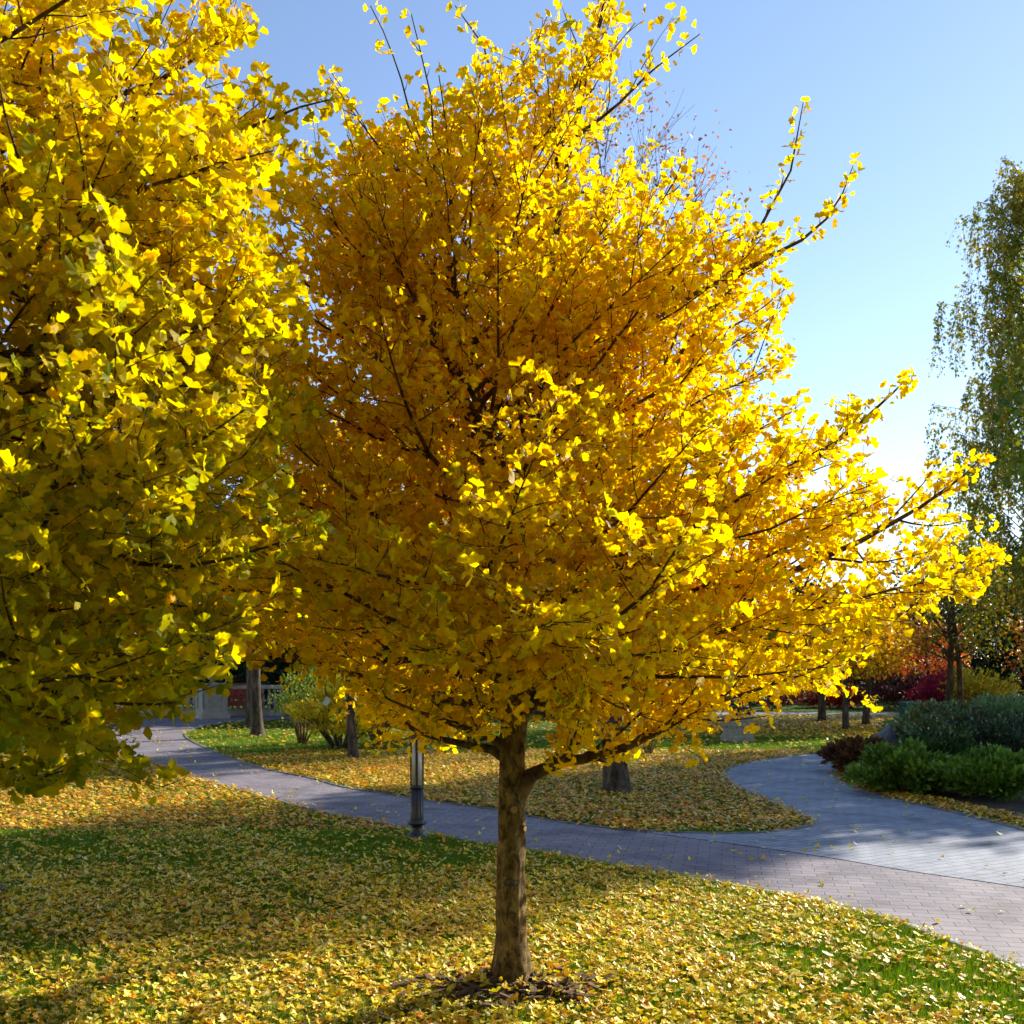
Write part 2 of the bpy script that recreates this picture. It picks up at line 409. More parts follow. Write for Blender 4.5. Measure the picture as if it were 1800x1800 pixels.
    colr = ye * (1 - gg) + gr * gg
    print(name, 'shoots', len(P), 'leaves', n)
    leaves('crown', pos, y, nr_, size, colr, GT, M['gleaf'], root)
    return root, tr

TREE = gp(900, 1738)
bz = lambda py: zat(py, TREE[1]); bx = lambda px: (px - 900) / F * TREE[1]
def pt(px, py, dy=0.0):   # tree-local point at the trunk's distance +dy
    d = TREE[1] + dy; return ((px - CX) / F * d - TREE[0], dy, zat(py, d))
trunk_main = [(0, 0, -0.03), pt(898, 1600), pt(899, 1450), pt(900, 1330), pt(912, 1200), pt(905, 1080), pt(893, 960), pt(885, 880), pt(850, 760), pt(820, 620), pt(790, 480), pt(765, 330), pt(760, 200)]
trunk_main[0] = (0, 0, -0.03)
rads = [.078, .069, .066, .063, .057, .051, .045, .036, .027, .021, .015, .009, .004]
fixed = [
 ([pt(905, 1395), pt(935, 1362, -.03), pt(985, 1340, -.05), pt(1050, 1330, -.08), pt(1110, 1310, -.1), pt(1180, 1275, -.12), pt(1260, 1235, -.1), pt(1400, 1190, 0), pt(1560, 1120, .1)], .036),
 ([pt(900, 1330), pt(880, 1305, -.04), pt(855, 1292, -.1), pt(820, 1280, -.2), pt(770, 1262, -.35), pt(700, 1240, -.55), pt(640, 1200, -.8)], .026),
 ([pt(900, 1335), pt(860, 1315, .05), pt(800, 1305, .12), pt(755, 1295, .18), pt(713, 1278, .22), pt(683, 1243, .25), pt(600, 1170, .3), pt(480, 1100, .3)], .024),
 ([pt(908, 1250), pt(950, 1235, -.1), pt(977, 1223, -.15), pt(1030, 1205, -.25), pt(1120, 1150, -.4), pt(1240, 1080, -.5)], .028),
 ([pt(893, 1010), pt(860, 985, -.05), pt(820, 962, -.1), pt(740, 930, -.1), pt(640, 860, -.1), pt(520, 760, 0), pt(430, 640, 0)], .028),
 ([pt(900, 960, 0), pt(915, 880, .02), pt(930, 830, .03), pt(945, 700, .05), pt(965, 520, .05), pt(985, 350, .02), pt(1005, 250, 0), pt(1035, 120, 0), pt(1060, 10, 0), pt(1085, -60, 0)], .036),
 ([pt(905, 1080, 0), pt(960, 1000, .1), pt(1040, 880, .15), pt(1090, 800, .2), pt(1160, 680, .2), pt(1240, 560, .2), pt(1320, 430, .2), pt(1390, 300, .15), pt(1412, 180, .1)], .034),
 ([pt(905, 1110, 0), pt(1000, 1040, -.1), pt(1120, 960, -.2), pt(1300, 880, -.2), pt(1450, 800, -.1), pt(1560, 700, 0), pt(1600, 660, 0)], .030),
 ([pt(905, 1140, 0), pt(1030, 1090, -.1), pt(1200, 1060, -.1), pt(1380, 1010, 0), pt(1560, 930, .1), pt(1680, 850, .1), pt(1730, 800, .1)], .032),
 ([pt(850, 760, 0), pt(740, 640, .1), pt(640, 500, .1), pt(560, 370, .1), pt(530, 310, .1)], .018),
 ([pt(945, 700, .05), pt(1100, 590, -.1), pt(1250, 500, -.1), pt(1400, 430, 0), pt(1470, 370, .1), pt(1500, 290, .1)], .018),
 ([pt(965, 480, .05), pt(930, 330, .1), pt(880, 190, .1), pt(850, 80, .1), pt(800, 10, .1)], .012),
 ([pt(905, 1190, -.02), pt(890, 1165, -.35), pt(850, 1150, -.8), pt(790, 1150, -1.2), pt(720, 1140, -1.5)], .018),
 ([pt(908, 1200, -.02), pt(960, 1180, -.4), pt(1040, 1160, -.8), pt(1130, 1150, -1.2), pt(1200, 1140, -1.45)], .018),
 ([pt(905, 1150, -.02), pt(915, 1120, -.5), pt(930, 1110, -1.0), pt(960, 1105, -1.5), pt(970, 1090, -1.7)], .016),
 ([pt(905, 1100, -.02), pt(850, 1060, -.5), pt(760, 1030, -1.0), pt(660, 1010, -1.3), pt(600, 990, -1.5)], .016),
 ([pt(910, 1215, .02), pt(980, 1195, .0), pt(1100, 1190, -.3), pt(1300, 1190, -.6), pt(1480, 1170, -.7)], .018),
 ([pt(905, 1160, .02), pt(1000, 1120, .2), pt(1200, 1090, .4), pt(1450, 1060, .5), pt(1650, 1020, .5), pt(1760, 980, .4)], .022),
 ([pt(1000, 250, .0), pt(1080, 190, .0), pt(1150, 120, .0), pt(1230, 60, 0)], .008),
]
def er(z): return np.interp(z, [1.0, 1.25, 1.37, 1.51, 1.79, 2.07, 2.35, 2.63, 2.91, 3.19, 3.47, 3.75, 4.03, 4.31, 4.6, 4.87, 5.0], [.6, 1.0, 1.4, 1.9, 2.3, 2.35, 2.15, 1.98, 1.7, 1.47, 1.38, 1.28, 1.0, .64, .38, .22, .1])
def ecx(z): return np.interp(z, [3.9, 4.3, 4.6, 4.9], [.0, .15, .36, .42])
def env_main(p):
    k = TREE[1] / (TREE[1] + p[1]); z = EYE + (p[2] - EYE) * k; r = er(z); x = p[0] * k - ecx(z); y = p[1]
    if z < np.interp(x, [-2.1, -1.26, -.7, -.28, .14, .5, .84, 1.5, 1.96, 2.4], [1.9, 1.6, 1.42, 1.24, 1.2, 1.16, 1.3, 1.27, 1.5, 1.8]): return False
    if x < 0: r *= np.interp(z, [1.3, 1.7, 2.0], [.7, .90, 1.0]) * np.interp(z, [3.3, 3.8, 4.3], [1, 1.12, 1.1])
    elif z < 2.8: r *= 1.06
    if y < 0: y = y / .86
    return x * x + y * y < r * r
def rfun_main(z, az): return 2.5
def keep_main(p):
    return rng.random(len(p)) < np.interp(p[:, 2], [3.3, 4.4], [1, .55])
def green_main(p):   # greener leaf pigment on the lower, camera-side and left boughs
    return np.clip(-0.02 + 0.26 * (TREE[1] - p[:, 1]) / 1.8 - 0.22 * (p[:, 2] - 1.6) - 0.10 * p[:, 0], 0, .8)
root_main, trunk_obj = ginkgo('ginkgo_tree', 'whole golden ginkgo tree with its bare trunk standing on the leaf-strewn lawn in the middle', (TREE[0], TREE[1], 0), trunk_main, fixed, 84, 1.34, 3.9,
    rfun_main, lambda f: R(2 + 50 * f), [.56, .42, .02], green_main, .047, .051, keep_main, 'ginkgo trees turning yellow', rads, 5, env_main, 90, 2.7)
# pruning stubs on the trunk
def stub(px, py, dirv, r, ln):
    z = bz(py); c = np.array([np.interp(z, [t[2] for t in trunk_main], [t[0] for t in trunk_main]), 0, z])
    d = unit(dirv); rr = np.interp(z, [t[2] for t in trunk_main], rads) * 0.93
    p0 = c + d * (rr * .5); p1 = c + d * (rr + ln)
    t_ = Tubes(); P = np.linspace(p0, p1, 5); t_.add(P, np.array([r * 1.5, r * 1.35, r * 1.2, r * 1.1, r]), 16)
    o = t_.build('pruned_stub', M['limb'], trunk_obj)
    side = unit(np.cross(d, (0, 0, 1))); up = np.cross(side, d); V = [p1 + d * .001]; n = 16
    for i in range(n): a = 2 * math.pi * i / n; V.append(p1 + (side * math.cos(a) + up * math.sin(a)) * r * .82)
    mesh_np('cut_face', V, [np.array([[0, i + 1, (i + 1) % n + 1] for i in range(n)])], M['cutwood'], trunk_obj)
stub(908, 1423, (0.18, -1, .12), .024, .012)
stub(922, 1457, (0.85, -.6, .1), .017, .022)
stub(880, 1393, (-0.35, -.9, 0), .012, .006)
stub(873, 1517, (-1, -.25, 0), .022, -.004)
k_ = MB(); zc = bz(1547)
for rr_, dep in ((.034, 0), (.022, .006)):
    pass
def knot():
    z = bz(1547); V = []; Fc = []; n = 20; rT = .070
    rings = [(.036, .000), (.030, .008), (.020, .010), (.014, .002), (.008, -.006)]
    for r, o in rings:
        for i in range(n):
            a = 2 * math.pi * i / n; x = r * math.cos(a) * 1.05 - .012; zz = r * .62 * math.sin(a)
            V.append((x, -(math.sqrt(rT * rT - x * x) + o - .002), z + zz))
    for k in range(len(rings) - 1):
        for i in range(n):
            j = (i + 1) % n; Fc.append([k * n + i, k * n + j, (k + 1) * n + j, (k + 1) * n + i])
    Fc.append([(len(rings) - 1) * n + i for i in range(n)])
    m = MB(); m.add(V, Fc); m.build('knot', M['darkbark'], trunk_obj, True)
knot()

# left ginkgo, trunk outside the frame
LT = (-3.15, 3.75)
tl = [(0, 0, -.03), (.02, 0, .8), (0, .03, 1.6), (.05, 0, 2.4), (.02, -.03, 3.2), (0, 0, 4.0), (.03, .03, 4.8), (0, 0, 5.6), (0, 0, 6.4)]
rl = [.12, .11, .10, .09, .075, .06, .045, .03, .008]
def lp(px, py, d): return ((px - CX) / F * d - LT[0], d - LT[1], zat(py, d))
fixed_l = [
 ([(0, 0, 2.3), lp(-120, 500, 3.5), lp(0, 468, 3.3), lp(70, 440, 3.2), lp(130, 395, 3.15), lp(200, 360, 3.1), lp(270, 325, 3.1), lp(380, 290, 3.1), lp(480, 265, 3.1)], .018),
 ([(0, 0, 1.7), lp(-100, 900, 3.3), lp(50, 900, 3.1), lp(240, 990, 3.0), lp(350, 1000, 2.95), lp(470, 960, 2.95), lp(560, 935, 2.95)], .012),
 ([(0, 0, 1.5), lp(-120, 1130, 3.0), lp(20, 1150, 2.8), lp(100, 1180, 2.75), lp(200, 1200, 2.7), lp(270, 1190, 2.7), lp(330, 1160, 2.7)], .016),
 ([(0, 0, 1.4), lp(-120, 1300, 2.9), lp(0, 1340, 2.7), lp(60, 1370, 2.65), lp(110, 1355, 2.6)], .010),
 ([(0, 0, 1.5), lp(-100, 1150, 3.1), lp(40, 1200, 3.0), lp(150, 1230, 2.9), lp(250, 1240, 2.9), lp(310, 1235, 2.9)], .012),
 ([(0, 0, 1.4), lp(-100, 1200, 3.4), lp(20, 1250, 3.3), lp(100, 1280, 3.2), lp(190, 1290, 3.2)], .012),
 ([(0, 0, 1.35), lp(-100, 1200, 2.6), lp(0, 1220, 2.5), lp(80, 1260, 2.5), lp(150, 1280, 2.5)], .012),
 ([(0, 0, 1.5), lp(-60, 1150, 3.8), lp(60, 1190, 3.8), lp(170, 1200, 3.8), lp(290, 1180, 3.8)], .012),
 ([(0, 0, 3.4), lp(-50, 300, 3.9), lp(60, 220, 3.9), lp(180, 180, 3.8), lp(330, 120, 3.8), lp(430, 40, 3.8)], .022),
 ([(0, 0, 2.0), lp(-80, 720, 3.9), lp(80, 700, 4.0), lp(230, 700, 4.1), lp(380, 680, 4.1), lp(480, 640, 4.1)], .016),
 ([(0, 0, 1.8), lp(-80, 850, 3.7), lp(80, 820, 3.7), lp(230, 800, 3.7), lp(400, 770, 3.7), lp(540, 720, 3.7)], .016),
 ([(0, 0, 1.7), lp(-80, 950, 3.2), lp(80, 850, 2.9), lp(230, 830, 2.8), lp(330, 790, 2.8), lp(430, 720, 2.75)], .014),
 ([(0, 0, 2.4), lp(-80, 520, 3.9), lp(80, 500, 4.0), lp(200, 480, 4.1), lp(300, 440, 4.1), lp(380, 400, 4.1)], .014),
 ([(0, 0, 2.9), lp(-50, 350, 3.7), lp(50, 325, 3.7), lp(150, 310, 3.7), lp(260, 280, 3.7), lp(400, 240, 3.8), lp(520, 190, 3.8), lp(580, 175, 3.8)], .020),
 ([(0, 0, 2.1), lp(-50, 640, 3.4), lp(100, 600, 3.3), lp(250, 620, 3.3), lp(380, 560, 3.3), lp(460, 480, 3.3)], .018),
]
def rfun_left(z, az): return 2.8
def env_left(p):
    r = np.interp(p[2], [1.1, 1.3, 1.55, 1.8, 2.1, 2.6, 3.2, 3.6, 4.1, 4.6, 5.4, 6.5], [.8, 1.6, 1.95, 2.3, 2.5, 2.5, 2.4, 2.3, 2.15, 1.8, 1.3, .5])
    return p[2] > 1.1 and p[0] ** 2 + p[1] ** 2 < r * r
def keep_left(p):
    q = p - np.array([0, 0, EYE]); dist = np.linalg.norm(q, axis=1)
    return (dist > 2.45) & (p[:, 2] > EYE - (1392 - HOR) / F * p[:, 1])
ginkgo('ginkgo_tree', 'greenish-yellow ginkgo at the left edge, its trunk out of view, leafy boughs reaching in close', (LT[0], LT[1], 0), tl, fixed_l, 66, 1.45, 5.2,
    rfun_left, lambda f: R(2 + 44 * f), [.6, .3, .1], lambda p: np.clip(.44 - .20 * (p[:, 2] - 2.1), .06, .60), .048, .047, keep_left, 'ginkgo trees turning yellow', rl, 5, env_left)  # low leaves greener; their darker pigment also stands in for shade

# ------------------------------------------------------------------ ground
def catmull(pts, n=6, closed=False):
    P = [np.array(p, float) for p in pts]; out = []
    for i in range(len(P) - 1):
        p0 = P[max(i - 1, 0)]; p1 = P[i]; p2 = P[i + 1]; p3 = P[min(i + 2, len(P) - 1)]
        for k in range(n):
            t = k / n
            out.append(0.5 * ((2 * p1) + (-p0 + p2) * t + (2 * p0 - 5 * p1 + 4 * p2 - p3) * t * t + (-p0 + 3 * p1 - 3 * p2 + p3) * t ** 3))
    out.append(P[-1]); return out
G = lambda L_: catmull([gp(*p) for p in L_])
near = G([(110, 1296), (173, 1302), (200, 1325), (283, 1348), (333, 1367), (417, 1390), (500, 1413), (600, 1437), (683, 1452), (770, 1472), (867, 1488), (927, 1497), (1067, 1522), (1200, 1545), (1300, 1562), (1400, 1582), (1550, 1617), (1650, 1653), (1800, 1712), (2000, 1830)])
strip = G([(1100, 1460), (1200, 1473), (1325, 1490), (1450, 1508), (1600, 1533), (1800, 1562), (2300, 1640)])
upA = G([(560, 1262), (483, 1265), (400, 1270), (350, 1279), (327, 1290), (337, 1303), (400, 1330), (467, 1352), (550, 1369), (600, 1383), (683, 1397), (743, 1407), (867, 1423), (927, 1435), (1000, 1447), (1100, 1460)])
mid = G([(1100, 1460), (1200, 1465), (1267, 1466), (1333, 1465), (1400, 1458), (1425, 1450), (1424, 1443), (1407, 1433), (1350, 1410), (1310, 1393), (1280, 1377), (1272, 1358), (1293, 1347), (1350, 1335), (1417, 1327), (1483, 1321), (1560, 1316), (1700, 1311), (2000, 1306)])
bed = G([(2000, 1322), (1700, 1326), (1560, 1330), (1500, 1337), (1477, 1347), (1468, 1362), (1483, 1377), (1533, 1395), (1600, 1413), (1667, 1427), (1733, 1443), (1800, 1460), (2000, 1515), (2300, 1600)])
farl = G([(600, 1256), (460, 1258), (300, 1261), (230, 1268), (190, 1279), (110, 1284)])
def sheet(name, loop, z, mat, **kw):
    me = bpy.data.meshes.new(name); me.from_pydata([(p[0], p[1], z) for p in loop], [], [list(range(len(loop)))]); me.update()
    if me.polygons[0].normal.z < 0: me.flip_normals()
    me.materials.append(mat); o = link(bpy.data.objects.new(name, me)); return tag(o, kind='structure', **kw)
brown_loop = near + strip[::-1] + upA[::-1][1:] + farl
grey_loop = strip + bed[::-1] + mid[::-1][:-1]
gm = MB(); gm.add([(-400, -30, 0), (400, -30, 0), (400, 700, 0), (-400, 700, 0)], [[0, 1, 2, 3]])
tag(gm.build('lawn', M['lawn']), kind='structure')
sheet('brown_paver_path', brown_loop, .006, M['brickpath']); sheet('grey_paver_path', grey_loop, .010, M['greypath'])
far_loop = [gp(*p) for p in [(1250, 1257), (1900, 1262), (2300, 1264), (2300, 1257), (1900, 1255), (1250, 1252)]]
sheet('far_road', far_loop, .006, M['greypath'])
def ribbon(name, line, w0, w1, z, mat):
    L_ = np.array(line); t = np.gradient(L_, axis=0); t /= np.linalg.norm(t, axis=1, keepdims=True); n = np.stack([-t[:, 1], t[:, 0]], 1)
    a = L_ + n * w0; b = L_ + n * w1; k = len(L_)
    V = np.concatenate([np.c_[a, np.full(k, z)], np.c_[b, np.full(k, z)], np.c_[a, np.full(k, -.02)], np.c_[b, np.full(k, -.02)]])
    i = np.arange(k - 1); Fq = np.concatenate([np.stack([i, i + 1, i + 1 + k, i + k], 1), np.stack([i + 2 * k, i + 1 + 2 * k, i + 1, i], 1), np.stack([i + k, i + 1 + k, i + 1 + 3 * k, i + 3 * k], 1)])
    o = mesh_np(name, V, [Fq], mat); return tag(o, kind='structure')
ribbon('path_edging', near, -.02, .06, .016, M['edge'])
ribbon('path_edging', upA, -.04, .02, .015, M['edge'])
ribbon('path_edging', mid, -.04, .04, .017, M['edge'])
ribbon('path_edging', bed, -.05, .05, .020, M['edge'])
bedin = [(p[0] + .35, p[1] + 1.0) for i, p in enumerate(G([(1478, 1366), (1500, 1385), (1600, 1416), (1667, 1430), (1800, 1462), (2000, 1510)]))]
bedsoil = bedin + [gp(2300, 1480), gp(2300, 1335), gp(1750, 1335), gp(1560, 1337), gp(1500, 1343)]
sheet('planting_bed', bedsoil, .012, M['soil'])

def inpoly(x, y, loop):
    L_ = np.array([(p[0], p[1]) for p in loop]); inside = np.zeros(len(x), bool); j = len(L_) - 1
    for i in range(len(L_)):
        xi, yi = L_[i]; xj, yj = L_[j]
        c = ((yi > y) != (yj > y)) & (x < (xj - xi) * (y - yi) / (yj - yi + 1e-12) + xi); inside ^= c; j = i
    return inside
def onpath(x, y): return inpoly(x, y, brown_loop) | inpoly(x, y, grey_loop)
def lf(x, y, s, ph=0):
    return (np.sin(x * s * 1.3 + ph + 1.7 * np.sin(y * s * .9 + ph)) + np.sin(y * s * 1.7 - ph + 1.3 * np.sin(x * s * 1.1)) + np.sin((x + y) * s * 2.3 + ph * 2)) / 3
def scatter(n, d0, d1, power=1.0, margin=1.12):
    # uniform per area inside the visible wedge d0..d1 (with margin at the sides)
    d = np.sqrt(rng.random(n) * (d1 ** 2 - d0 ** 2) + d0 ** 2)
    x = (rng.random(n) * 2 - 1) * d * (900 / F) * margin + 0
    return x, d

# grass blades
def grass(n, d0, d1, h, w, nm):
    x, y = scatter(n, d0, d1); m = ~onpath(x, y) & ~inpoly(x, y, bedsoil); x, y = x[m], y[m]; n = len(x)
    a = rng.random(n) * 6.28; hh = h * rng.uniform(.5, 1.25, n) * (1 + .25 * lf(x, y, 5)); ln = rng.normal(0, .35, (n, 2))
    c, s_ = np.cos(a) * w / 2, np.sin(a) * w / 2
    V = np.stack([np.stack([x - c, y - s_, np.zeros(n)], 1), np.stack([x + c, y + s_, np.zeros(n)], 1), np.stack([x + ln[:, 0] * hh, y + ln[:, 1] * hh, hh], 1)], 1).reshape(-1, 3)
    Fq = np.arange(n * 3).reshape(-1, 3)
    col = palette(n, [(.14, .26, .02), (.26, .36, .03), (.09, .18, .015)], [.5, .3, .2], .15)
    o = mesh_np('grass', V, [Fq], M['grassblade'], col=np.repeat(col, 3, 0))
    tag(o, nm, 'grass', kind='stuff')
grass(380000, 4.1, 9.5, .052, .0050, 'short green lawn grass around the foreground tree')
grass(230000, 9.5, 24, .05, .011, 'short green lawn grass farther off beyond the path')

# fallen leaves
FT = [fallen_template(k) for k in range(4)]
FP = [(.95, .72, .025), (.95, .78, .10), (.88, .42, .02), (.62, .48, .07), (.62, .22, .02), (.95, .84, .32)]
def litter(n, d0, d1, size, tmpl, w, dens, nm, zr=(.015, .05), only_path=False, name='fallen_leaves'):
    x, y = scatter(n, d0, d1)
    pm = onpath(x + rng.normal(0, .06, n), y + rng.normal(0, .06, n)); m = pm if only_path else (~pm & ~inpoly(x, y, bedsoil)); x, y = x[m], y[m]
    k = rng.random(len(x)) < dens(x, y); x, y = x[k], y[k]; n = len(x)
    z = rng.uniform(*zr, n); pos = np.stack([x, y, z], 1)
    a = rng.random(n) * 6.28; yd = np.stack([np.cos(a), np.sin(a), rng.normal(0, .22, n)], 1)
    nr_ = np.stack([rng.normal(0, .34, n), rng.normal(0, .34, n), np.ones(n)], 1)
    sz = size * rng.uniform(.6, 1.3, n)
    col = palette(n, FP, w, .14)
    print(name, n)
    o = leaves(name, pos, yd, nr_, sz, col, tmpl, M['fallen']); tag(o, nm, 'fallen leaves', kind='stuff')
def dn(x, y):
    base = .58 + .38 * lf(x, y, 1.3, 1) + .34 * lf(x, y, 4.7, 2) + .25 * lf(x, y, 11, 4)
    base -= .30 * np.clip((x - 1.0) / 1.6, 0, 1) * np.clip((6.4 - y) / 1.2, 0, 1)
    base += .22 * np.exp(-((x - TREE[0]) ** 2 + (y - 5.3) ** 2) / 3)
    base += .28 * (1 - np.clip((y - 6.0) / 1.0, 0, 1)) * np.clip(2.0 - x, 0, 1)
    base -= .30 * np.clip((y - 7.0) / 1.5, 0, 1) + .12 * np.clip((y - 8.5) / 3, 0, 1) * (x < -1.5)
    return np.clip(base, .06, 1)
W1 = [.42, .16, .15, .12, .05, .10]
litter(88000, 4.1, 9.5, .043, FT, W1, dn, 'yellow ginkgo leaves strewn over the foreground lawn')
def dm(x, y):
    b = .72 + .3 * lf(x, y, .9, 3)
    green = ((x < at(500, 1) * y) & (y > 17.5)) | (y > 18.3)
    b = np.where(green, .10 + .1 * lf(x, y, 2, 1), b); b = np.where((y > 15.5) & (x < 2), b * .75, b)
    return np.clip(b, .03, 1)
litter(120000, 9.5, 18.5, .056, [(ginkgo_template(0)[0][:12] * [1, 1, -1] - [0, .9, 0], ginkgo_template(0)[1][:10]), quad_template()[:1] + (np.array([[0, 3, 2, 1]]),)][:1], [.14, .05, .50, .04, .23, .04], dm, 'orange and yellow fallen leaves on the lawn between the two paths', (.02, .06))
litter(90000, 18.5, 31, .085, [quad_template()], [.3, .1, .3, .08, .16, .06], lambda x, y: np.where((y > 21.5) & (x > 3), .8, .12), 'orange fallen leaves carpeting the far lawn by the road', (.02, .06))
litter(14000, 5, 24, .050, FT, [.3, .25, .1, .15, .1, .1], lambda x, y: np.clip(.16 + .22 * lf(x, y, 1.4, 5), .03, .5), 'scattered fallen leaves lying on the paved paths', (.020, .028), True)

# bark chips at the trunk's foot
def chips():
    n = 260; m = MB()
    for i in range(n):
        a = rng.random() * 6.28; r = .09 + abs(rng.normal(0, .15)); x = r * math.cos(a) * 1.25 + .02; y = r * math.sin(a) * .8 - .08
        lx, ly, lz = rng.uniform(.03, .11), rng.uniform(.02, .05), rng.uniform(.004, .012)
        th = a + rng.normal(0, .7); tilt = rng.normal(.1, .32); z = .03 + .06 * math.exp(-r / .15) + rng.random() * .02
        V = []
        for sx, sy, sz in ((-1, -1, -1), (1, -1, -1), (1, 1, -1), (-1, 1, -1), (-1, -1, 1), (1, -1, 1), (1, 1, 1), (-1, 1, 1)):
            k = .6 if sx > 0 else 1
            u, v, w = sx * lx / 2, sy * ly / 2 * k * rng.uniform(.8, 1.2), sz * lz / 2 + .25 * (sy * ly / 2) ** 2 * 20
            u, w = u * math.cos(tilt) - w * math.sin(tilt), u * math.sin(tilt) + w * math.cos(tilt)
            V.append((x + u * math.cos(th) - v * math.sin(th), y + u * math.sin(th) + v * math.cos(th), z + w))
        m.add(V, [[3, 2, 1, 0], [4, 5, 6, 7], [0, 1, 5, 4], [1, 2, 6, 5], [2, 3, 7, 6], [3, 0, 4, 7]])
    o = m.build('bark_mulch', M['mulch']); o.location = (TREE[0], TREE[1], 0)
    tag(o, 'heap of dark brown bark pieces round the foot of the ginkgo trunk', 'bark mulch', kind='stuff')
chips()
def topping():
    n = 150; a = rng.random(n) * 6.28; r = .12 + np.abs(rng.normal(0, .17, n)); x = TREE[0] + r * np.cos(a) * 1.2; y = TREE[1] - .06 + r * np.sin(a) * .85; z = .05 + .07 * np.exp(-r / .15) + rng.random(n) * .02
    b = rng.random(n) * 6.28
    o = leaves('fallen_leaves', np.stack([x, y, z], 1), np.stack([np.cos(b), np.sin(b), rng.normal(0, .4, n)], 1), np.stack([rng.normal(0, .5, n), rng.normal(0, .5, n), np.ones(n)], 1), .05 * rng.uniform(.6, 1.2, n), palette(n, FP, W1, .14), FT, M['fallen'])
    tag(o, 'ginkgo leaves caught on the bark heap round the trunk foot', 'fallen leaves', kind='stuff')
topping()
def moundm():
    V = [(0, -.05, .06)]; n = 28
    for k, (r, z) in enumerate(((.14, .055), (.24, .03), (.34, -.01))):
        for i in range(n):
            a = 2 * math.pi * i / n; q = r * (1 + .18 * math.sin(3 * a + k) + .1 * math.sin(7 * a)); V.append((q * math.cos(a) * 1.15, q * math.sin(a) * .85 - .06, z))
    Fc = [[0, 1 + i, 1 + (i + 1) % n] for i in range(n)]
    for k in range(2):
        for i in range(n): j = (i + 1) % n; Fc.append([1 + k * n + i, 1 + (k + 1) * n + i, 1 + (k + 1) * n + j, 1 + k * n + j])
    m = MB(); m.add(V, Fc); o = m.build('soil_mound', M['soil'], None, True); o.location = (TREE[0], TREE[1], 0); tag(o, kind='structure')
moundm()

# ------------------------------------------------------------------ generic tree / shrub
def crown_tree(name, label, X, Y, H, cr, cb, tr, nleaf, ls, pal, w, nclump=60, clump=.45, mat='leaf', bark='darkbark', group=None, shape='round', tmpl=None, lean=(0, 0), cat='tree', flat=1.0, bare=0):
    root = empty(name, (X, Y, 0), label, cat, group)
    n = 9; zt = np.linspace(-.03, H * .92, n); jit = np.cumsum(rng.normal(0, tr * .25, (n, 2)), 0); jit[0] = 0
    P = np.c_[jit[:, 0] + lean[0] * zt, jit[:, 1] + lean[1] * zt, zt]
    rad = tr * (1 - np.linspace(0, .93, n)) ** .8; rad[0] *= 1.6
    P2 = np.insert(P, 1, [P[0] + (P[1] - P[0]) * .10, P[0] + (P[1] - P[0]) * .26, P[0] + (P[1] - P[0]) * .5], 0); rad2 = np.insert(rad, 1, [tr * 1.25, tr * 1.08, tr * 1.0])
    t_ = Tubes(); t_.add(P2, rad2, 14); t_.build('trunk', M[bark], root)
    b_ = Tubes(); cl = []
    for i in range(nclump):
        f = (i + rng.random()) / nclump
        z = cb + (H - cb) * f
        if shape == 'round': rr = cr * math.sqrt(max(.02, 1 - (2 * f - .85) ** 2 / 1.35))
        elif shape == 'cone': rr = cr * (1 - f) ** .8 + .15
        else: rr = cr
        a = i * 2.4 + rng.normal(0, .3); r_ = rr * rng.uniform(.35, 1.0) ** .6
        c = np.array([r_ * math.cos(a) + lean[0] * z, r_ * math.sin(a) + lean[1] * z, z]); cl.append(c)
        zb = max(cb * .85, z - r_ * .75); s = np.array([np.interp(zb, zt, P[:, 0]), np.interp(zb, zt, P[:, 1]), zb])
        mp = (s + c) / 2 + rng.normal(0, .08 * cr, 3); Q = np.array([s, s * .6 + mp * .4 , mp, (mp + c) / 2 + rng.normal(0, .03 * cr, 3), c])
        rb = max(.006, np.interp(zb, zt, rad) * .4); b_.add(Q, rb * np.array([1, .75, .55, .35, .12]), 5)
        for _ in range(3 + bare):
            d = unit(rng.normal(0, 1, 3) + unit(c - s) * 1.2 + np.array([0, 0, .7 * (bare > 0)])); Q2 = poly(Q[3], d, clump * rng.uniform(1, 1.9), 4, .15, .05); b_.add(Q2, rb * .16 * np.array([1, .7, .45, .15]) + .0015, 3)
    b_.build('branches', M[bark], root)
    if nleaf:
        cl = np.array(cl); k = rng.integers(0, len(cl), nleaf); szc = rng.uniform(.6, 1.3, len(cl))[k][:, None] * clump
        v = rng.normal(0, 1, (nleaf, 3)); v /= np.linalg.norm(v, axis=1, keepdims=True); v *= rng.random((nleaf, 1)) ** .45
        pos = cl[k] + v * szc * np.array([1.25, 1.25, .75 * flat])
        pos[:, 2] = np.maximum(pos[:, 2], cb * .6)
        clc = rng.normal(1, .16, len(cl))[k][:, None]
        col = np.clip(palette(nleaf, pal, w, .15) * clc, .003, .9)
        yd = rng.normal(0, 1, (nleaf, 3)) + v * .8; nr_ = rng.normal(0, .8, (nleaf, 3)) + v * .5 + np.array([0, 0, .5])
        leaves('crown', pos, yd, nr_, ls * rng.uniform(.6, 1.35, nleaf), col, tmpl or [oval_template()], M[mat], root)
    return root

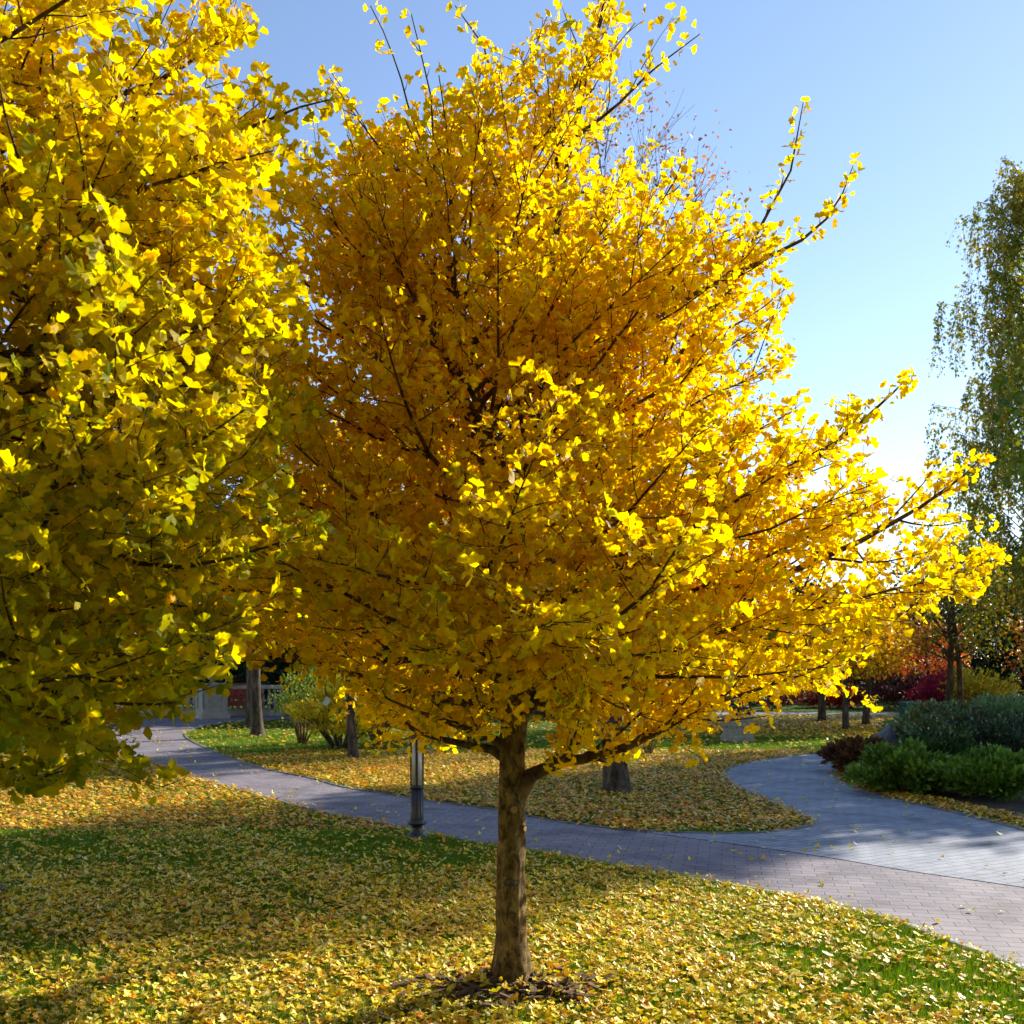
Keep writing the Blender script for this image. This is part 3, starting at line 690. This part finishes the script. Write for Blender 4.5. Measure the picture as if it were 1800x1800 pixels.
def shrub(name, label, X, Y, H, r, nleaf, ls, pal, w, mat='leaf', stems=14, bark='darkbark', clump=.16, ncl=30, leafy0=.25, group=None, tmpl=None, cat='shrub', yd_up=.3, aspect=1.0, tags=None, foliage='foliage'):
    root = empty(name, (X, Y, 0), label, cat, group)
    t_ = Tubes(); cl = []; dirs = []
    for i in range(max(stems, ncl)):
        a = i * 2.4 + rng.normal(0, .2); f = math.sqrt(rng.uniform(.03, 1)); e = np.array([r * f * math.cos(a) * aspect, r * f * math.sin(a), H * math.sqrt(max(.08, 1 - f * f * .8)) * rng.uniform(.65, 1)])
        s = np.array([.12 * e[0], .12 * e[1], 0]); mp = s * .5 + e * .5 + rng.normal(0, .05 * r, 3) + np.array([0, 0, .08 * H])
        Q = np.array([s, (s + mp) / 2, mp, (mp + e) / 2, e])
        if i < stems: t_.add(Q, .012 * (H + .3) * np.array([1, .85, .6, .4, .12]), 5)
        for q in range(3):
            tt = rng.uniform(leafy0, 1); p, _ = along(Q, min(tt, .999)); cl.append(p); dirs.append(unit(e - s))
    if stems: t_.build('stem', M[bark], root)
    cl = np.array(cl); dirs = np.array(dirs); k = rng.integers(0, len(cl), nleaf)
    v = rng.normal(0, 1, (nleaf, 3)); v /= np.linalg.norm(v, axis=1, keepdims=True); v *= rng.random((nleaf, 1)) ** .5
    pos = cl[k] + v * clump * np.array([1.2, 1.2, .7]); pos[:, 2] = np.maximum(pos[:, 2], .03)
    col = np.clip(palette(nleaf, pal, w, .15) * rng.normal(1, .2, len(cl))[k][:, None], .003, .9)
    yd = dirs[k] * 1.0 + v * .5 + rng.normal(0, .4, (nleaf, 3)) + np.array([0, 0, yd_up]); nr_ = rng.normal(0, .7, (nleaf, 3)) + np.array([0, 0, .8])
    leaves(foliage, pos, yd, nr_, ls * rng.uniform(.6, 1.35, nleaf), col, tmpl or [oval_template()], M[mat], root)
    return root

EVG = [(.020, .045, .018), (.035, .07, .02), (.012, .028, .014)]
# rear tree with rusty thin crown, behind the ginkgo
x, y = gp(1085, 1393)
crown_tree('autumn_tree', 'tall thin-leaved rusty tree whose dark trunk stands behind and right of the middle ginkgo', x, y, 8.4, 1.9, 3.0, .15, 4200, .055, [(.42, .16, .06), (.50, .24, .05), (.30, .13, .08)], [.4, .4, .2], 110, .42, bare=3)
x, y = gp(622, 1333)
crown_tree('young_tree', 'slim tree with flared foot growing beside the yellow shrub beyond the left path', x, y, 5.6, 1.5, 2.2, .085, 9000, .07, [YEL, GOLD, (.45, .35, .03)], [.4, .4, .2], 45, .4)
x, y = gp(453, 1294)
crown_tree('park_tree', 'dark straight tree with a sunlit right edge in front of the stone balustrade', x, y, 8.5, 2.4, 2.3, .13, 14000, .11, [(.05, .09, .02), (.12, .15, .02), (.3, .25, .03)], [.5, .3, .2], 60, .6)
x, y = gp(440, 1277)
crown_tree('park_tree', 'dark tree half hidden behind the straight trunk near the balustrade', x, y, 9, 2.6, 3.0, .12, 14000, .12, EVG, [.4, .4, .2], 60, .6)

# yellow and other shrubs left of centre
x, y = gp(598, 1316)
r_ = shrub('yellow_shrub', 'bushy bright yellow shrub with a pale plant label, left of the slim tree', x, y, 1.75, 1.0, 5200, .085, [(.85, .66, .04), (.80, .52, .05), (.50, .48, .04)], [.55, .3, .15], stems=20, clump=.17, group='shrubs beside the left path')
tb = MB(); tb.box((0, 0, 0), (.10, .008, .16), 0); tg = tb.build('plant_label', M['tagmat'], r_); tg.location = (-.10, -.85, .93); tg.rotation_euler = (.3, .5, .1)
tg['label'] = 'pale green tag hanging among the yellow leaves'
x, y = gp(530, 1309)
shrub('green_shrub', 'leggy dull green shrub with pale forked stems at the left of the yellow one', x, y, 1.7, .55, 1700, .07, [(.10, .20, .06), (.25, .30, .05), (.5, .42, .05)], [.5, .3, .2], stems=9, bark='bark', leafy0=.6, clump=.22, group='shrubs beside the left path')
x, y = gp(662, 1310)
shrub('bare_shrub', 'half bare shrub with pale stems and tan leaves right of the slim tree', x, y, 1.5, .65, 900, .07, [(.55, .36, .18), (.62, .46, .12), (.8, .55, .05)], [.5, .3, .2], stems=22, bark='bark', leafy0=.5, clump=.2, group='shrubs beside the left path')
x, y = gp(1140, 1328)
shrub('young_shrub', 'small leafless many-stemmed shrub on the lawn right of the dark rear trunk', x, y, .62, .28, 160, .035, [(.5, .4, .1), (.35, .30, .08)], [.5, .5], stems=16, bark='bark', leafy0=.6, clump=.1)
x, y = gp(160, 1288)
shrub('flowering_shrub', 'low shrub dotted with pinkish white blooms by the left path end', x, y, 1.35, .8, 3200, .06, [(.75, .58, .50), (.25, .26, .08), (.7, .35, .30)], [.4, .35, .25], stems=14, clump=.2)

# ------------------------------------------------------------------ stone garden: pedestals, balustrade, bench
def pedestal(name, label, px, py, w, h, rz, group):
    x, y = gp(px, py); root = empty(name, (x, y, 0), label, 'pedestal', group, rz)
    m = MB(); m.box((0, 0, .07), (w * 1.14, w * 1.14, .14), bev=.012); m.box((0, 0, .16), (w * 1.06, w * 1.06, .04)); m.build('plinth', M['stone'], root)
    m = MB(); s = w / 2; t = .035; pw = w * .22; zb, zt = .18, h - .12; ib, it = zb + .12, zt - .10
    m.box((0, 0, (zb + zt) / 2), (w - 2 * t, w - 2 * t, zt - zb))
    for k in range(4):
        ca, sa = [(1, 0), (0, 1), (-1, 0), (0, -1)][k]
        def B(u, z0, z1, du):
            c = (ca * (s - t / 2) - sa * u, sa * (s - t / 2) + ca * u, (z0 + z1) / 2)
            m.box(c, (t, du, z1 - z0) if k % 2 == 0 else (du, t, z1 - z0))
        B(-(s - pw / 2 - .002 * 0), ib, it, pw - 2 * t * (0)); B(s - pw / 2, ib, it, pw)
        B(0, zb, ib, w - (0.001 if k % 2 else .003)); B(0, it, zt, w - (0.001 if k % 2 else .003))
    m.build('shaft', M['stone'], root)
    m = MB(); m.box((0, 0, h - .09), (w * 1.05, w * 1.05, .06)); m.box((0, 0, h - .03), (w * 1.16, w * 1.16, .06), bev=.01); m.build('cap', M['stone'], root)
    return root
pl = pedestal('stone_pedestal', 'tall pale stone pedestal with recessed panel beside the red bench', 372, 1263, .74, 1.04, R(34), 'stone pedestals')
x, y = gp(375, 1263)
u = empty('stone_urn', (x, y, 1.02), 'carved pale stone ornament resting on top of the left pedestal', 'urn')
m = MB(); m.lathe([(.13, 0), (.13, .03), (.05, .06), (.05, .09), (.16, .15), (.22, .24), (.20, .27), (.25, .29), (.25, .31), (.17, .31)], 24); m.build('bowl', M['stone'], u, True)
fp_ = rng.normal(0, 1, (34, 3)) * [.12, .12, .06] + [0, 0, .36]
leaves('foliage', fp_, rng.normal(0, 1, (34, 3)) + [0, 0, .8], rng.normal(0, 1, (34, 3)), np.full(34, .11), palette(34, [(.6, .55, .42), (.35, .33, .2)], [.6, .4]), [oval_template()], M['leaf'], u)  # loose dried flower pieces filling the urn
pr = pedestal('stone_pedestal', 'short pale stone pedestal on the shaded lawn beyond the grey path', 1296, 1305, .42, .56, R(30), 'stone pedestals')
x, y = gp(1296, 1305)
u = empty('planter_bowl', (x, y, .56), 'dark blue-grey bowl on top of the short pedestal', 'planter')
m = MB(); m.lathe([(.10, 0), (.10, .02), (.05, .04), (.14, .08), (.22, .15), (.24, .19), (.21, .19), (.15, .12), (.05, .10)], 24); m.build('bowl', M['iron'], u, True)

def balustrade(label, px0, px1, py, nb, group):
    x0, y0 = gp(px0, py); x1, y1 = gp(px1, py); L_ = x1 - x0
    root = empty('stone_balustrade', ((x0 + x1) / 2, y0, 0), label, 'balustrade', group)
    m = MB(); m.box((0, 0, .10), (L_, .30, .20), bev=.01); m.build('base', M['stone'], root)
    m = MB(); m.box((0, 0, .90), (L_, .26, .12), bev=.015); m.build('handrail', M['stone'], root)
    prof = [(.06, 0), (.06, .05), (.035, .08), (.045, .12), (.075, .22), (.065, .32), (.035, .48), (.03, .54), (.05, .57), (.055, .64)]
    base_o = None
    for i in range(nb):
        xx = -L_ / 2 + (i + .5) * L_ / nb
        if base_o is None:
            q = MB(); q.lathe(prof, 12); base_o = q.build('baluster', M['stone'], root, True); o = base_o
        else:
            o = base_o.copy(); link(o, root)
        o.location = (xx, 0, .20)
balustrade('pale balustrade running right from the bench behind the dark trunk', 403, 500, 1258, 9, 'stone balustrade sections')
balustrade('sun-dappled balustrade left of the tall pedestal', 240, 348, 1258, 10, 'stone balustrade sections')
def bench():
    x, y = gp(416, 1259); root = empty('park_bench', (x, y - .05, 0), 'dark red painted bench between the tall pedestal and the straight trunk', 'bench', rz=R(8))
    m = MB()
    for i in range(4): m.box((0, -.18 + i * .12, .45), (1.5, .10, .035), bev=.006)
    m.build('seat', M['redwood'], root)
    m = MB()
    for i in range(4): m.box((0, .25 + .025 * i, .58 + i * .115), (1.5, .03, .10), bev=.006)
    m.box((0, .24, .99), (1.5, .06, .05), bev=.006)
    m.build('backrest', M['redwood'], root)
    m = MB(); m.box((0, -.24, .38), (1.5, .03, .11)); m.build('apron', M['redwood'], root)
    for sx in (-.74, .74):
        m = MB(); m.box((sx, -.20, .33), (.07, .07, .66)); m.build('leg', M['redwood'], root)
        m = MB(); m.box((sx, .26, .33), (.07, .07, .66)); m.build('leg', M['redwood'], root)
        m = MB(); m.box((sx, .02, .685), (.09, .56, .045), bev=.008); m.build('armrest', M['redwood'], root)
bench()

# ------------------------------------------------------------------ bollard lamp
def bollard():
    x, y = gp(733, 1476); root = empty('bollard_lamp', (x, y, 0), 'black fluted bollard lamp with pale glass tube at the edge of the left path', 'bollard lamp')
    m = MB(); m.lathe([(.115, -.01), (.115, .025), (.10, .04), (.075, .055), (.055, .085), (.048, .115), (.052, .13), (.085, .145), (.088, .165), (.07, .178), (.062, .19)], 36); m.build('base', M['iron'], root, True)
    # fluted shaft
    def flute(z0, z1, r0, mat, nm, depth):
        V = []; n = 96; Fc = []
        for z in (z0, z1):
            for i in range(n):
                a = 2 * math.pi * i / n; r = r0 * (1 - depth * (0.5 + .5 * math.cos(12 * a)) ** 2); V.append((r * math.cos(a), r * math.sin(a), z))
        for i in range(n): j = (i + 1) % n; Fc.append([i, j, n + j, n + i])
        Fc.append(list(range(n, 2 * n))); q = MB(); q.add(V, Fc); return q.build(nm, mat, root, True)
    flute(.19, .47, .060, M['iron'], 'shaft', .10)
    m = MB(); m.lathe([(.062, .47), (.065, .475), (.065, .495), (.060, .50)], 36); m.build('collar', M['iron'], root, True)
    m = MB(); m.lathe([(.046, .50), (.046, .90)], 32); m.build('glass_tube', M['glass'], root, True)
    for i in range(4):
        a = 2 * math.pi * (i + .03) / 4; m = MB(); m.box((.055 * math.cos(a), .055 * math.sin(a), .70), (.014, .020, .40), a); m.build('bar', M['iron'], root)
    m = MB(); m.lathe([(.062, .90), (.074, .905), (.076, .93), (.062, .955), (.03, .985), (.012, 1.0), (.004, 1.01)], 32); m.build('cap', M['iron'], root, True)
bollard()

# ------------------------------------------------------------------ planting bed on the right
JUN = [(.13, .24, .03), (.20, .31, .04), (.07, .15, .025)]
NT = [needle_template()]
def juniper(label, px, py, H, r, n, pal, w, asp=1.0, ls=.115):
    x, y = gp(px, py)
    return shrub('juniper', label, x, y, H, r, int(n * 1.5), ls, pal, w, mat='darkleaf', stems=16, clump=.10, ncl=46, leafy0=.35, group='junipers in the planting bed', tmpl=NT, yd_up=.15, aspect=asp)
juniper('low spreading green juniper in the bed, next to the tawny grass clump', 1590, 1393, .55, .62, 11000, JUN, [.45, .35, .2], 1.0)
juniper('low spreading bright green juniper at the right edge, nearest the grey path', 1745, 1404, .54, .66, 11000, [(.15, .30, .035), (.22, .36, .045), (.08, .17, .025)], [.45, .35, .2], 1.0)
juniper('small pale juniper tip at the path corner of the bed', 1530, 1375, .25, .28, 3000, [(.16, .22, .03), (.22, .26, .04)], [.5, .5], 1.0, .07)
x, y = at(1745, 17.5), 17.5
shrub('juniper', 'tall hazy grey-green juniper rising at the back of the bed', x, y, 1.15, 1.4, 15000, .13, [(.15, .26, .09), (.11, .20, .06), (.24, .32, .14)], [.4, .3, .3], mat='darkleaf', stems=18, clump=.22, ncl=60, leafy0=.4, group='junipers in the planting bed', tmpl=NT, yd_up=.3, aspect=1.25)
x, y = gp(1515, 1360)
shrub('dry_grass_clump', 'tawny brown dry grass clump at the left tip of the bed', x, y, .50, .45, 6500, .16, [(.16, .07, .04), (.26, .13, .06), (.10, .05, .035), (.24, .20, .05)], [.35, .3, .25, .1], mat='leaf', stems=12, clump=.09, ncl=34, leafy0=.1, tmpl=[needle_template()], cat='ornamental grass')
x, y = gp(1580, 1345)
shrub('dark_shrub', 'low purple-brown shrub behind the dry grass and the bright juniper', x, y, .50, .6, 5000, .06, [(.08, .04, .035), (.14, .08, .05), (.07, .08, .03)], [.4, .3, .3], clump=.12, aspect=1.2)
for i, (px, py, H, r, lb, pal) in enumerate([
    (1655, 1372, .98, .55, 'glossy dark green rose bush between the two bright junipers', [(.03, .07, .02), (.06, .12, .025), (.10, .17, .03)]),
    (1745, 1368, 1.05, .62, 'glossy dark bush with white glints behind the right-edge juniper', [(.03, .06, .03), (.05, .10, .04), (.10, .10, .04)]),
    (1625, 1350, 1.05, .5, 'mixed green and russet bush at the back left of the bed', [(.05, .10, .02), (.10, .16, .03), (.22, .12, .04)]),
    (1700, 1340, 1.15, .6, 'russet-tipped green bush in front of the hazy juniper', [(.04, .09, .03), (.16, .10, .04), (.08, .14, .04)]),
    (1830, 1360, 1.15, .7, 'dark bush cut by the right edge of the view', [(.03, .06, .03), (.06, .12, .03), (.05, .08, .05)])]):
    x, y = gp(px, py)
    shrub('rose_bush', lb, x, y, H, r, 4800, .055, pal, [.4, .35, .25], mat='glossleaf', stems=16, clump=.13, ncl=40, leafy0=.2, group='bushes in the planting bed')
def rock(label, px, py, sx, sy, sz):
    x, y = gp(px, py); import bmesh
    bm = bmesh.new(); bmesh.ops.create_icosphere(bm, subdivisions=4, radius=1)
    o_ = Vector((px * .13, py * .07, 3))
    for v in bm.verts:
        n = mnoise.noise(v.co * 1.1 + o_) * .35 + mnoise.noise(v.co * 3 + o_) * .12 + mnoise.noise(v.co * 9 + o_) * .03
        v.co = Vector((v.co.x * sx, v.co.y * sy, v.co.z * sz)) * (1 + n)
    me = bpy.data.meshes.new('boulder'); bm.to_mesh(me); bm.free(); me.materials.append(M['rock'])
    o = link(bpy.data.objects.new('boulder', me)); o.location = (x, y, sz * .45); tag(o, label, 'rock', 'rocks')
rock('grey boulder behind the dry grass clump in the bed', 1558, 1348, .26, .2, .42)
rock('pale boulder between the two low bright junipers', 1650, 1388, .17, .14, .22)
rock('rounded boulder at the right edge of the bed', 1808, 1380, .18, .2, .30)
rock('small grey stone on the lawn at the left edge', 4, 1572, .05, .05, .045)

# ------------------------------------------------------------------ background right: birch etc.
def birch(X, Y, H, cr, label):
    root = empty('weeping_birch', (X, Y, 0), label, 'tree')
    n = 12; zt = np.linspace(-.03, H, n); P = np.c_[np.cumsum(rng.normal(0, .05, n)), np.cumsum(rng.normal(0, .05, n)), zt]; P[0, :2] = 0
    t_ = Tubes(); t_.add(P, .17 * (1 - np.linspace(0, .95, n)) + .005, 12); t_.build('trunk', M['birchbark'], root)
    b_ = Tubes(); pos = []; yd = []
    for i in range(125):
        f = (i + rng.random()) / 125; z0 = 2.8 + (H - 3.2) * f; a = i * 2.4 + rng.normal(0, .3)
        rr = cr * (1.0 - .70 * f ** 1.2) * rng.uniform(.35, 1.28); s = np.array([np.interp(z0, zt, P[:, 0]), np.interp(z0, zt, P[:, 1]), z0])
        e = s + np.array([rr * math.cos(a), rr * math.sin(a), rr * .7]); mp = (s + e) / 2 + np.array([0, 0, rr * .15])
        Q = np.array([s, (s + mp) / 2, mp, (mp + e) / 2 + np.array([0, 0, .05]), e]); b_.add(Q, .028 * np.array([1, .8, .6, .4, .2]), 5)
        for k in range(9):
            tt = .3 + .65 * (k + rng.random()) / 7; p, d = along(Q, min(tt, .999)); off = rng.normal(0, .22, 3); off[2] = 0
            L_ = rng.uniform(1.0, 3.2) * (.6 + .5 * (1 - f)); m_ = 6
            S_ = np.array([p + off * q / 5 * 1.4 + np.array([0, 0, .10 * math.sin(q * .9) - L_ * (q / 5) ** 1.15]) for q in range(m_)])
            S_ += rng.normal(0, .03, S_.shape); S_[0] = p
            S_[:, 2] = np.maximum(S_[:, 2], 1.3)
            b_.add(S_, np.linspace(.010, .004, m_), 3)
            for w in range(int(L_ / .034)):
                q, dd = along(S_, rng.random() * .999); pos.append(q + rng.normal(0, .075, 3)); yd.append(dd + rng.normal(0, .5, 3))
    b_.build('branches', M['darkbark'], root)
    pos = np.array(pos); yd = np.array(yd); n = len(pos); print('birch', n)
    cn = lf(pos[:, 0] + 5, pos[:, 2], 1.3, 2)[:, None]
    c1 = palette(n, [(.12, .19, .03), (.18, .23, .03), (.42, .36, .03)], [.45, .35, .2]); c2 = palette(n, [(.60, .36, .04), (.5, .42, .04), (.15, .2, .03)], [.4, .3, .3])
    k = np.clip(.35 + .6 * cn, 0, 1); col = c1 * (1 - k) + c2 * k
    leaves('crown', pos, yd, rng.normal(0, 1, (n, 3)), 0.125 * rng.uniform(.6, 1.3, n), col, [quad_template()], M['leaf'], root)
birch(at(1822, 36), 36, 19.6, 4.3, 'tall weeping birch with drooping green and gold strands at the right edge')
x, y = at(1665, 27), 27
crown_tree('twin_stem_tree', 'white-edged twin-stemmed tree standing behind the bed, left of the weeping birch', x, y, 4.8, 1.6, 2.0, .115, 3000, .12, [(.28, .26, .03), (.15, .19, .03), (.4, .25, .04)], [.4, .3, .3], 46, .5, bark='darkbark')
t_ = Tubes(); t_.add(np.array([(.34, 0, 0), (.36, 0, .8), (.33, 0, 1.6), (.2, 0, 2.6), (.1, 0, 3.6)]), np.array([.09, .08, .07, .06, .04]), 10); so = t_.build('stem', M['darkbark']); so.parent = bpy.data.objects['twin_stem_tree']
for i, (px, py, tr_, lb, pal) in enumerate([(1488, 1285, .09, 'slim tree with a sunlit edge, leftmost of the trees on the far orange lawn', [GOLD, ORA]), (1522, 1276, .10, 'orange-leaved tree just right of the slim sunlit-edged one', [ORA, (.7, .25, .03)]),
        (1227, 1281, .12, 'tree with a dark trunk just left of the short pedestal', [YEL, ORA]), (1316, 1278, .10, 'tree with a dark trunk just right of the short pedestal', [GOLD, LIME]), (1445, 1268, .12, 'dark trunk beyond the lawn between the pedestal and the slim tree', [(.5, .2, .05), GOLD])]):
    x, y = gp(px, py)
    crown_tree('lawn_tree', lb, x, y, 2.9 + .3 * (i % 3), 1.2, 1.5, tr_, 5000, .10, pal, [.6, .4], 36, .5, group='trees on the far lawn')
x, y = at(1890, 38), 38
crown_tree('orange_tree', 'large burnt-orange tree behind the weeping birch at the right edge', x + .6, y, 6.6, 2.6, 1.0, .2, 12000, .17, [(.75, .25, .03), (.65, .35, .04), (.6, .15, .03)], [.5, .3, .2], 60, .8)
for px, d, H, r, lb, pal in [(1655, 33, 1.55, 1.1, 'round crimson pink shrub left of the twin white stems', [(.38, .03, .06), (.46, .06, .10), (.22, .03, .05)]),
        (1590, 36, 1.6, 2.0, 'wide maroon shrub on the far side of the road', [(.08, .025, .03), (.13, .04, .035), (.05, .035, .02)]),
        (1465, 37, .9, 1.4, 'low scarlet shrub beyond the road behind the slim tree', [(.42, .04, .03), (.25, .03, .03), (.14, .04, .02)]),
        (1720, 32, 1.7, 1.2, 'golden-yellow shrub under the weeping birch', [(.75, .48, .04), (.55, .45, .04), (.3, .3, .04)]),
        (1360, 36, 1.5, 2.4, 'dark wine-coloured shrub behind the short pedestal', [(.12, .03, .03), (.08, .05, .03), (.2, .06, .04)])]:
    shrub('autumn_shrub', lb, at(px, d), d, H, r, 3600, .11, pal, [.4, .35, .25], stems=10, clump=.3, ncl=40, group='autumn shrubs beyond the far road')
# salmon-red tree
crown_tree('red_tree', 'small salmon-red tree behind the tips of the golden bough', at(1632, 38), 38, 3.0, 1.3, 1.0, .1, 4000, .13, [(.65, .16, .07), (.7, .28, .08)], [.6, .4], 30, .5)
def bin_():
    x, y = gp(1599, 1276); root = empty('litter_bin', (x, y, 0), 'small teal bin on the far lawn just left of the bed', 'litter bin')
    m = MB(); m.box((0, 0, .30), (.36, .34, .56), .2, 1.08, .01); m.build('body', M['teal'], root)
    m = MB(); m.box((0, 0, .605), (.42, .40, .04), .2, .9, .008); m.build('lid', M['teal'], root)
bin_()

# dark evergreens closing the background
for i, (px, d, H, r) in enumerate([(-60, 36, 9, 3.2), (60, 38, 8, 3), (180, 35, 7.5, 3), (275, 37, 8.5, 3.2), (380, 36, 7.2, 3.0), (480, 35, 6.8, 2.8), (575, 34, 6.2, 2.6), (670, 33, 6.0, 2.6), (765, 34, 6.0, 2.6), (860, 33, 5.6, 2.6), (960, 32, 5.2, 2.4), (1050, 33, 5.0, 2.4), (1150, 38, 4.8, 2.6), (1270, 42, 4.8, 2.8), (1400, 44, 5.0, 3), (1530, 46, 4.6, 2.8), (1680, 46, 5.5, 3), (1800, 48, 6.5, 3.2), (1930, 46, 7, 3.2)]):
    where = ['at the far left edge', 'second from the left edge', 'above the flowering shrub', 'behind the left balustrade', 'behind the tall pedestal and bench', 'behind the right balustrade', 'behind the yellow shrub', 'behind the half bare shrub', 'behind the bollard lamp', 'behind the middle ginkgo trunk', 'just right of the middle ginkgo trunk', 'just left of the dark rear trunk', 'right of the dark rear trunk', 'behind the short pedestal', 'behind the wine-coloured shrub', 'behind the wide maroon shrub', 'behind the twin-stemmed tree', 'behind the orange tree', 'outside the right edge'][i]
    crown_tree('evergreen_tree', 'dense dark evergreen in the far row ' + where, at(px, d), d, H, r, .5, .18, 8500, .24, EVG, [.4, .4, .2], 60, .95, mat='darkleaf', group='dark evergreens closing the view')

# unseen trees added round the camera to block skylight and deepen the shade
for i, (X, Y, H, r) in enumerate([(-9, -5, 11, 4), (-2.5, -8, 12, 4.2), (4.5, -8, 11, 4), (10, -3, 11, 3.6), (-11, 3.5, 10, 3.6)]):
    crown_tree('sky_blocker_tree', 'unseen green tree added round the camera to block skylight, ' + ['to the left', 'straight behind', 'right behind', 'far to the right', 'left of the left ginkgo'][i], X, Y, H, r, 1.0, .25, 9000, .30, [(.10, .16, .03), (.2, .22, .04)], [.6, .4], 70, 1.1, group='unseen trees added to block skylight')
def sq(s_, q): return (.766 * s_ - .643 * q, .643 * s_ + .766 * q)
for s_, q, H, r, cb, lb in [(23.8, 7.1, 12.4, 2.4, 2.2, 'nearest the path'), (27.6, 8.9, 15, 1.9, 2.4, 'behind the nearest one'), (30, 7.0, 16, 2.7, 5.5, 'farthest from the path')]:  # trees to the right, outside the frame, that throw the long shade across the paths
    X, Y = sq(s_, q)
    crown_tree('shade_tree', 'broad green tree standing to the right outside the view, ' + lb, X, Y, H, r, cb, .2, 13000, .23, [(.10, .16, .03), (.3, .3, .04)], [.6, .4], 64, .75, group='shade trees right of the view')

# ------------------------------------------------------------------ camera, light, world
SUN_AZ = R(40); SUN_EL = R(28.5)
sd = Vector((math.cos(SUN_AZ) * math.cos(SUN_EL), math.sin(SUN_AZ) * math.cos(SUN_EL), math.sin(SUN_EL)))
sl = bpy.data.lights.new('sun', 'SUN'); sl.energy = 5.0; sl.angle = R(.53); sl.color = (1, .93, .80)
so = bpy.data.objects.new('sun', sl); link(so); so.rotation_euler = sd.to_track_quat('Z', 'Y').to_euler(); so.location = (10, 5, 12)
w = bpy.data.worlds.new('World'); S.world = w; w.use_nodes = True; nt = w.node_tree; nt.nodes.clear()
sk = nt.nodes.new('ShaderNodeTexSky'); sk.sky_type = 'NISHITA'; sk.sun_disc = False; sk.sun_elevation = SUN_EL
sk.sun_rotation = math.pi / 2 - SUN_AZ; sk.air_density = 1.0; sk.dust_density = .08; sk.ozone_density = 1.5
bg = nt.nodes.new('ShaderNodeBackground'); bg.inputs[1].default_value = .125; ow = nt.nodes.new('ShaderNodeOutputWorld')
tm = nt.nodes.new('ShaderNodeMix'); tm.data_type = 'RGBA'; tm.blend_type = 'MULTIPLY'; tm.inputs[0].default_value = 1; tm.inputs[7].default_value = (.97, .93, .955, 1)
nt.links.new(sk.outputs[0], tm.inputs[6]); nt.links.new(tm.outputs[2], bg.inputs[0]); nt.links.new(bg.outputs[0], ow.inputs[0])
cd = bpy.data.cameras.new('camera'); cam = bpy.data.objects.new('camera', cd); link(cam)
cam.location = (0, 0, EYE); cam.rotation_euler = (R(90), 0, 0)
cd.sensor_width = 36; cd.lens = 36 * F / 1800; cd.shift_y = (HOR - 900) / 1800; cd.clip_end = 2000; cd.clip_start = .05
cd.dof.use_dof = True; cd.dof.focus_distance = 4.9; cd.dof.aperture_fstop = 7.1
S.camera = cam
S.render.engine = 'CYCLES'
S.cycles.max_bounces = 12; S.cycles.diffuse_bounces = 8; S.cycles.transmission_bounces = 8
S.view_settings.view_transform = 'Standard'; S.view_settings.look = 'None'; S.view_settings.exposure = 0.92; S.view_settings.gamma = 1
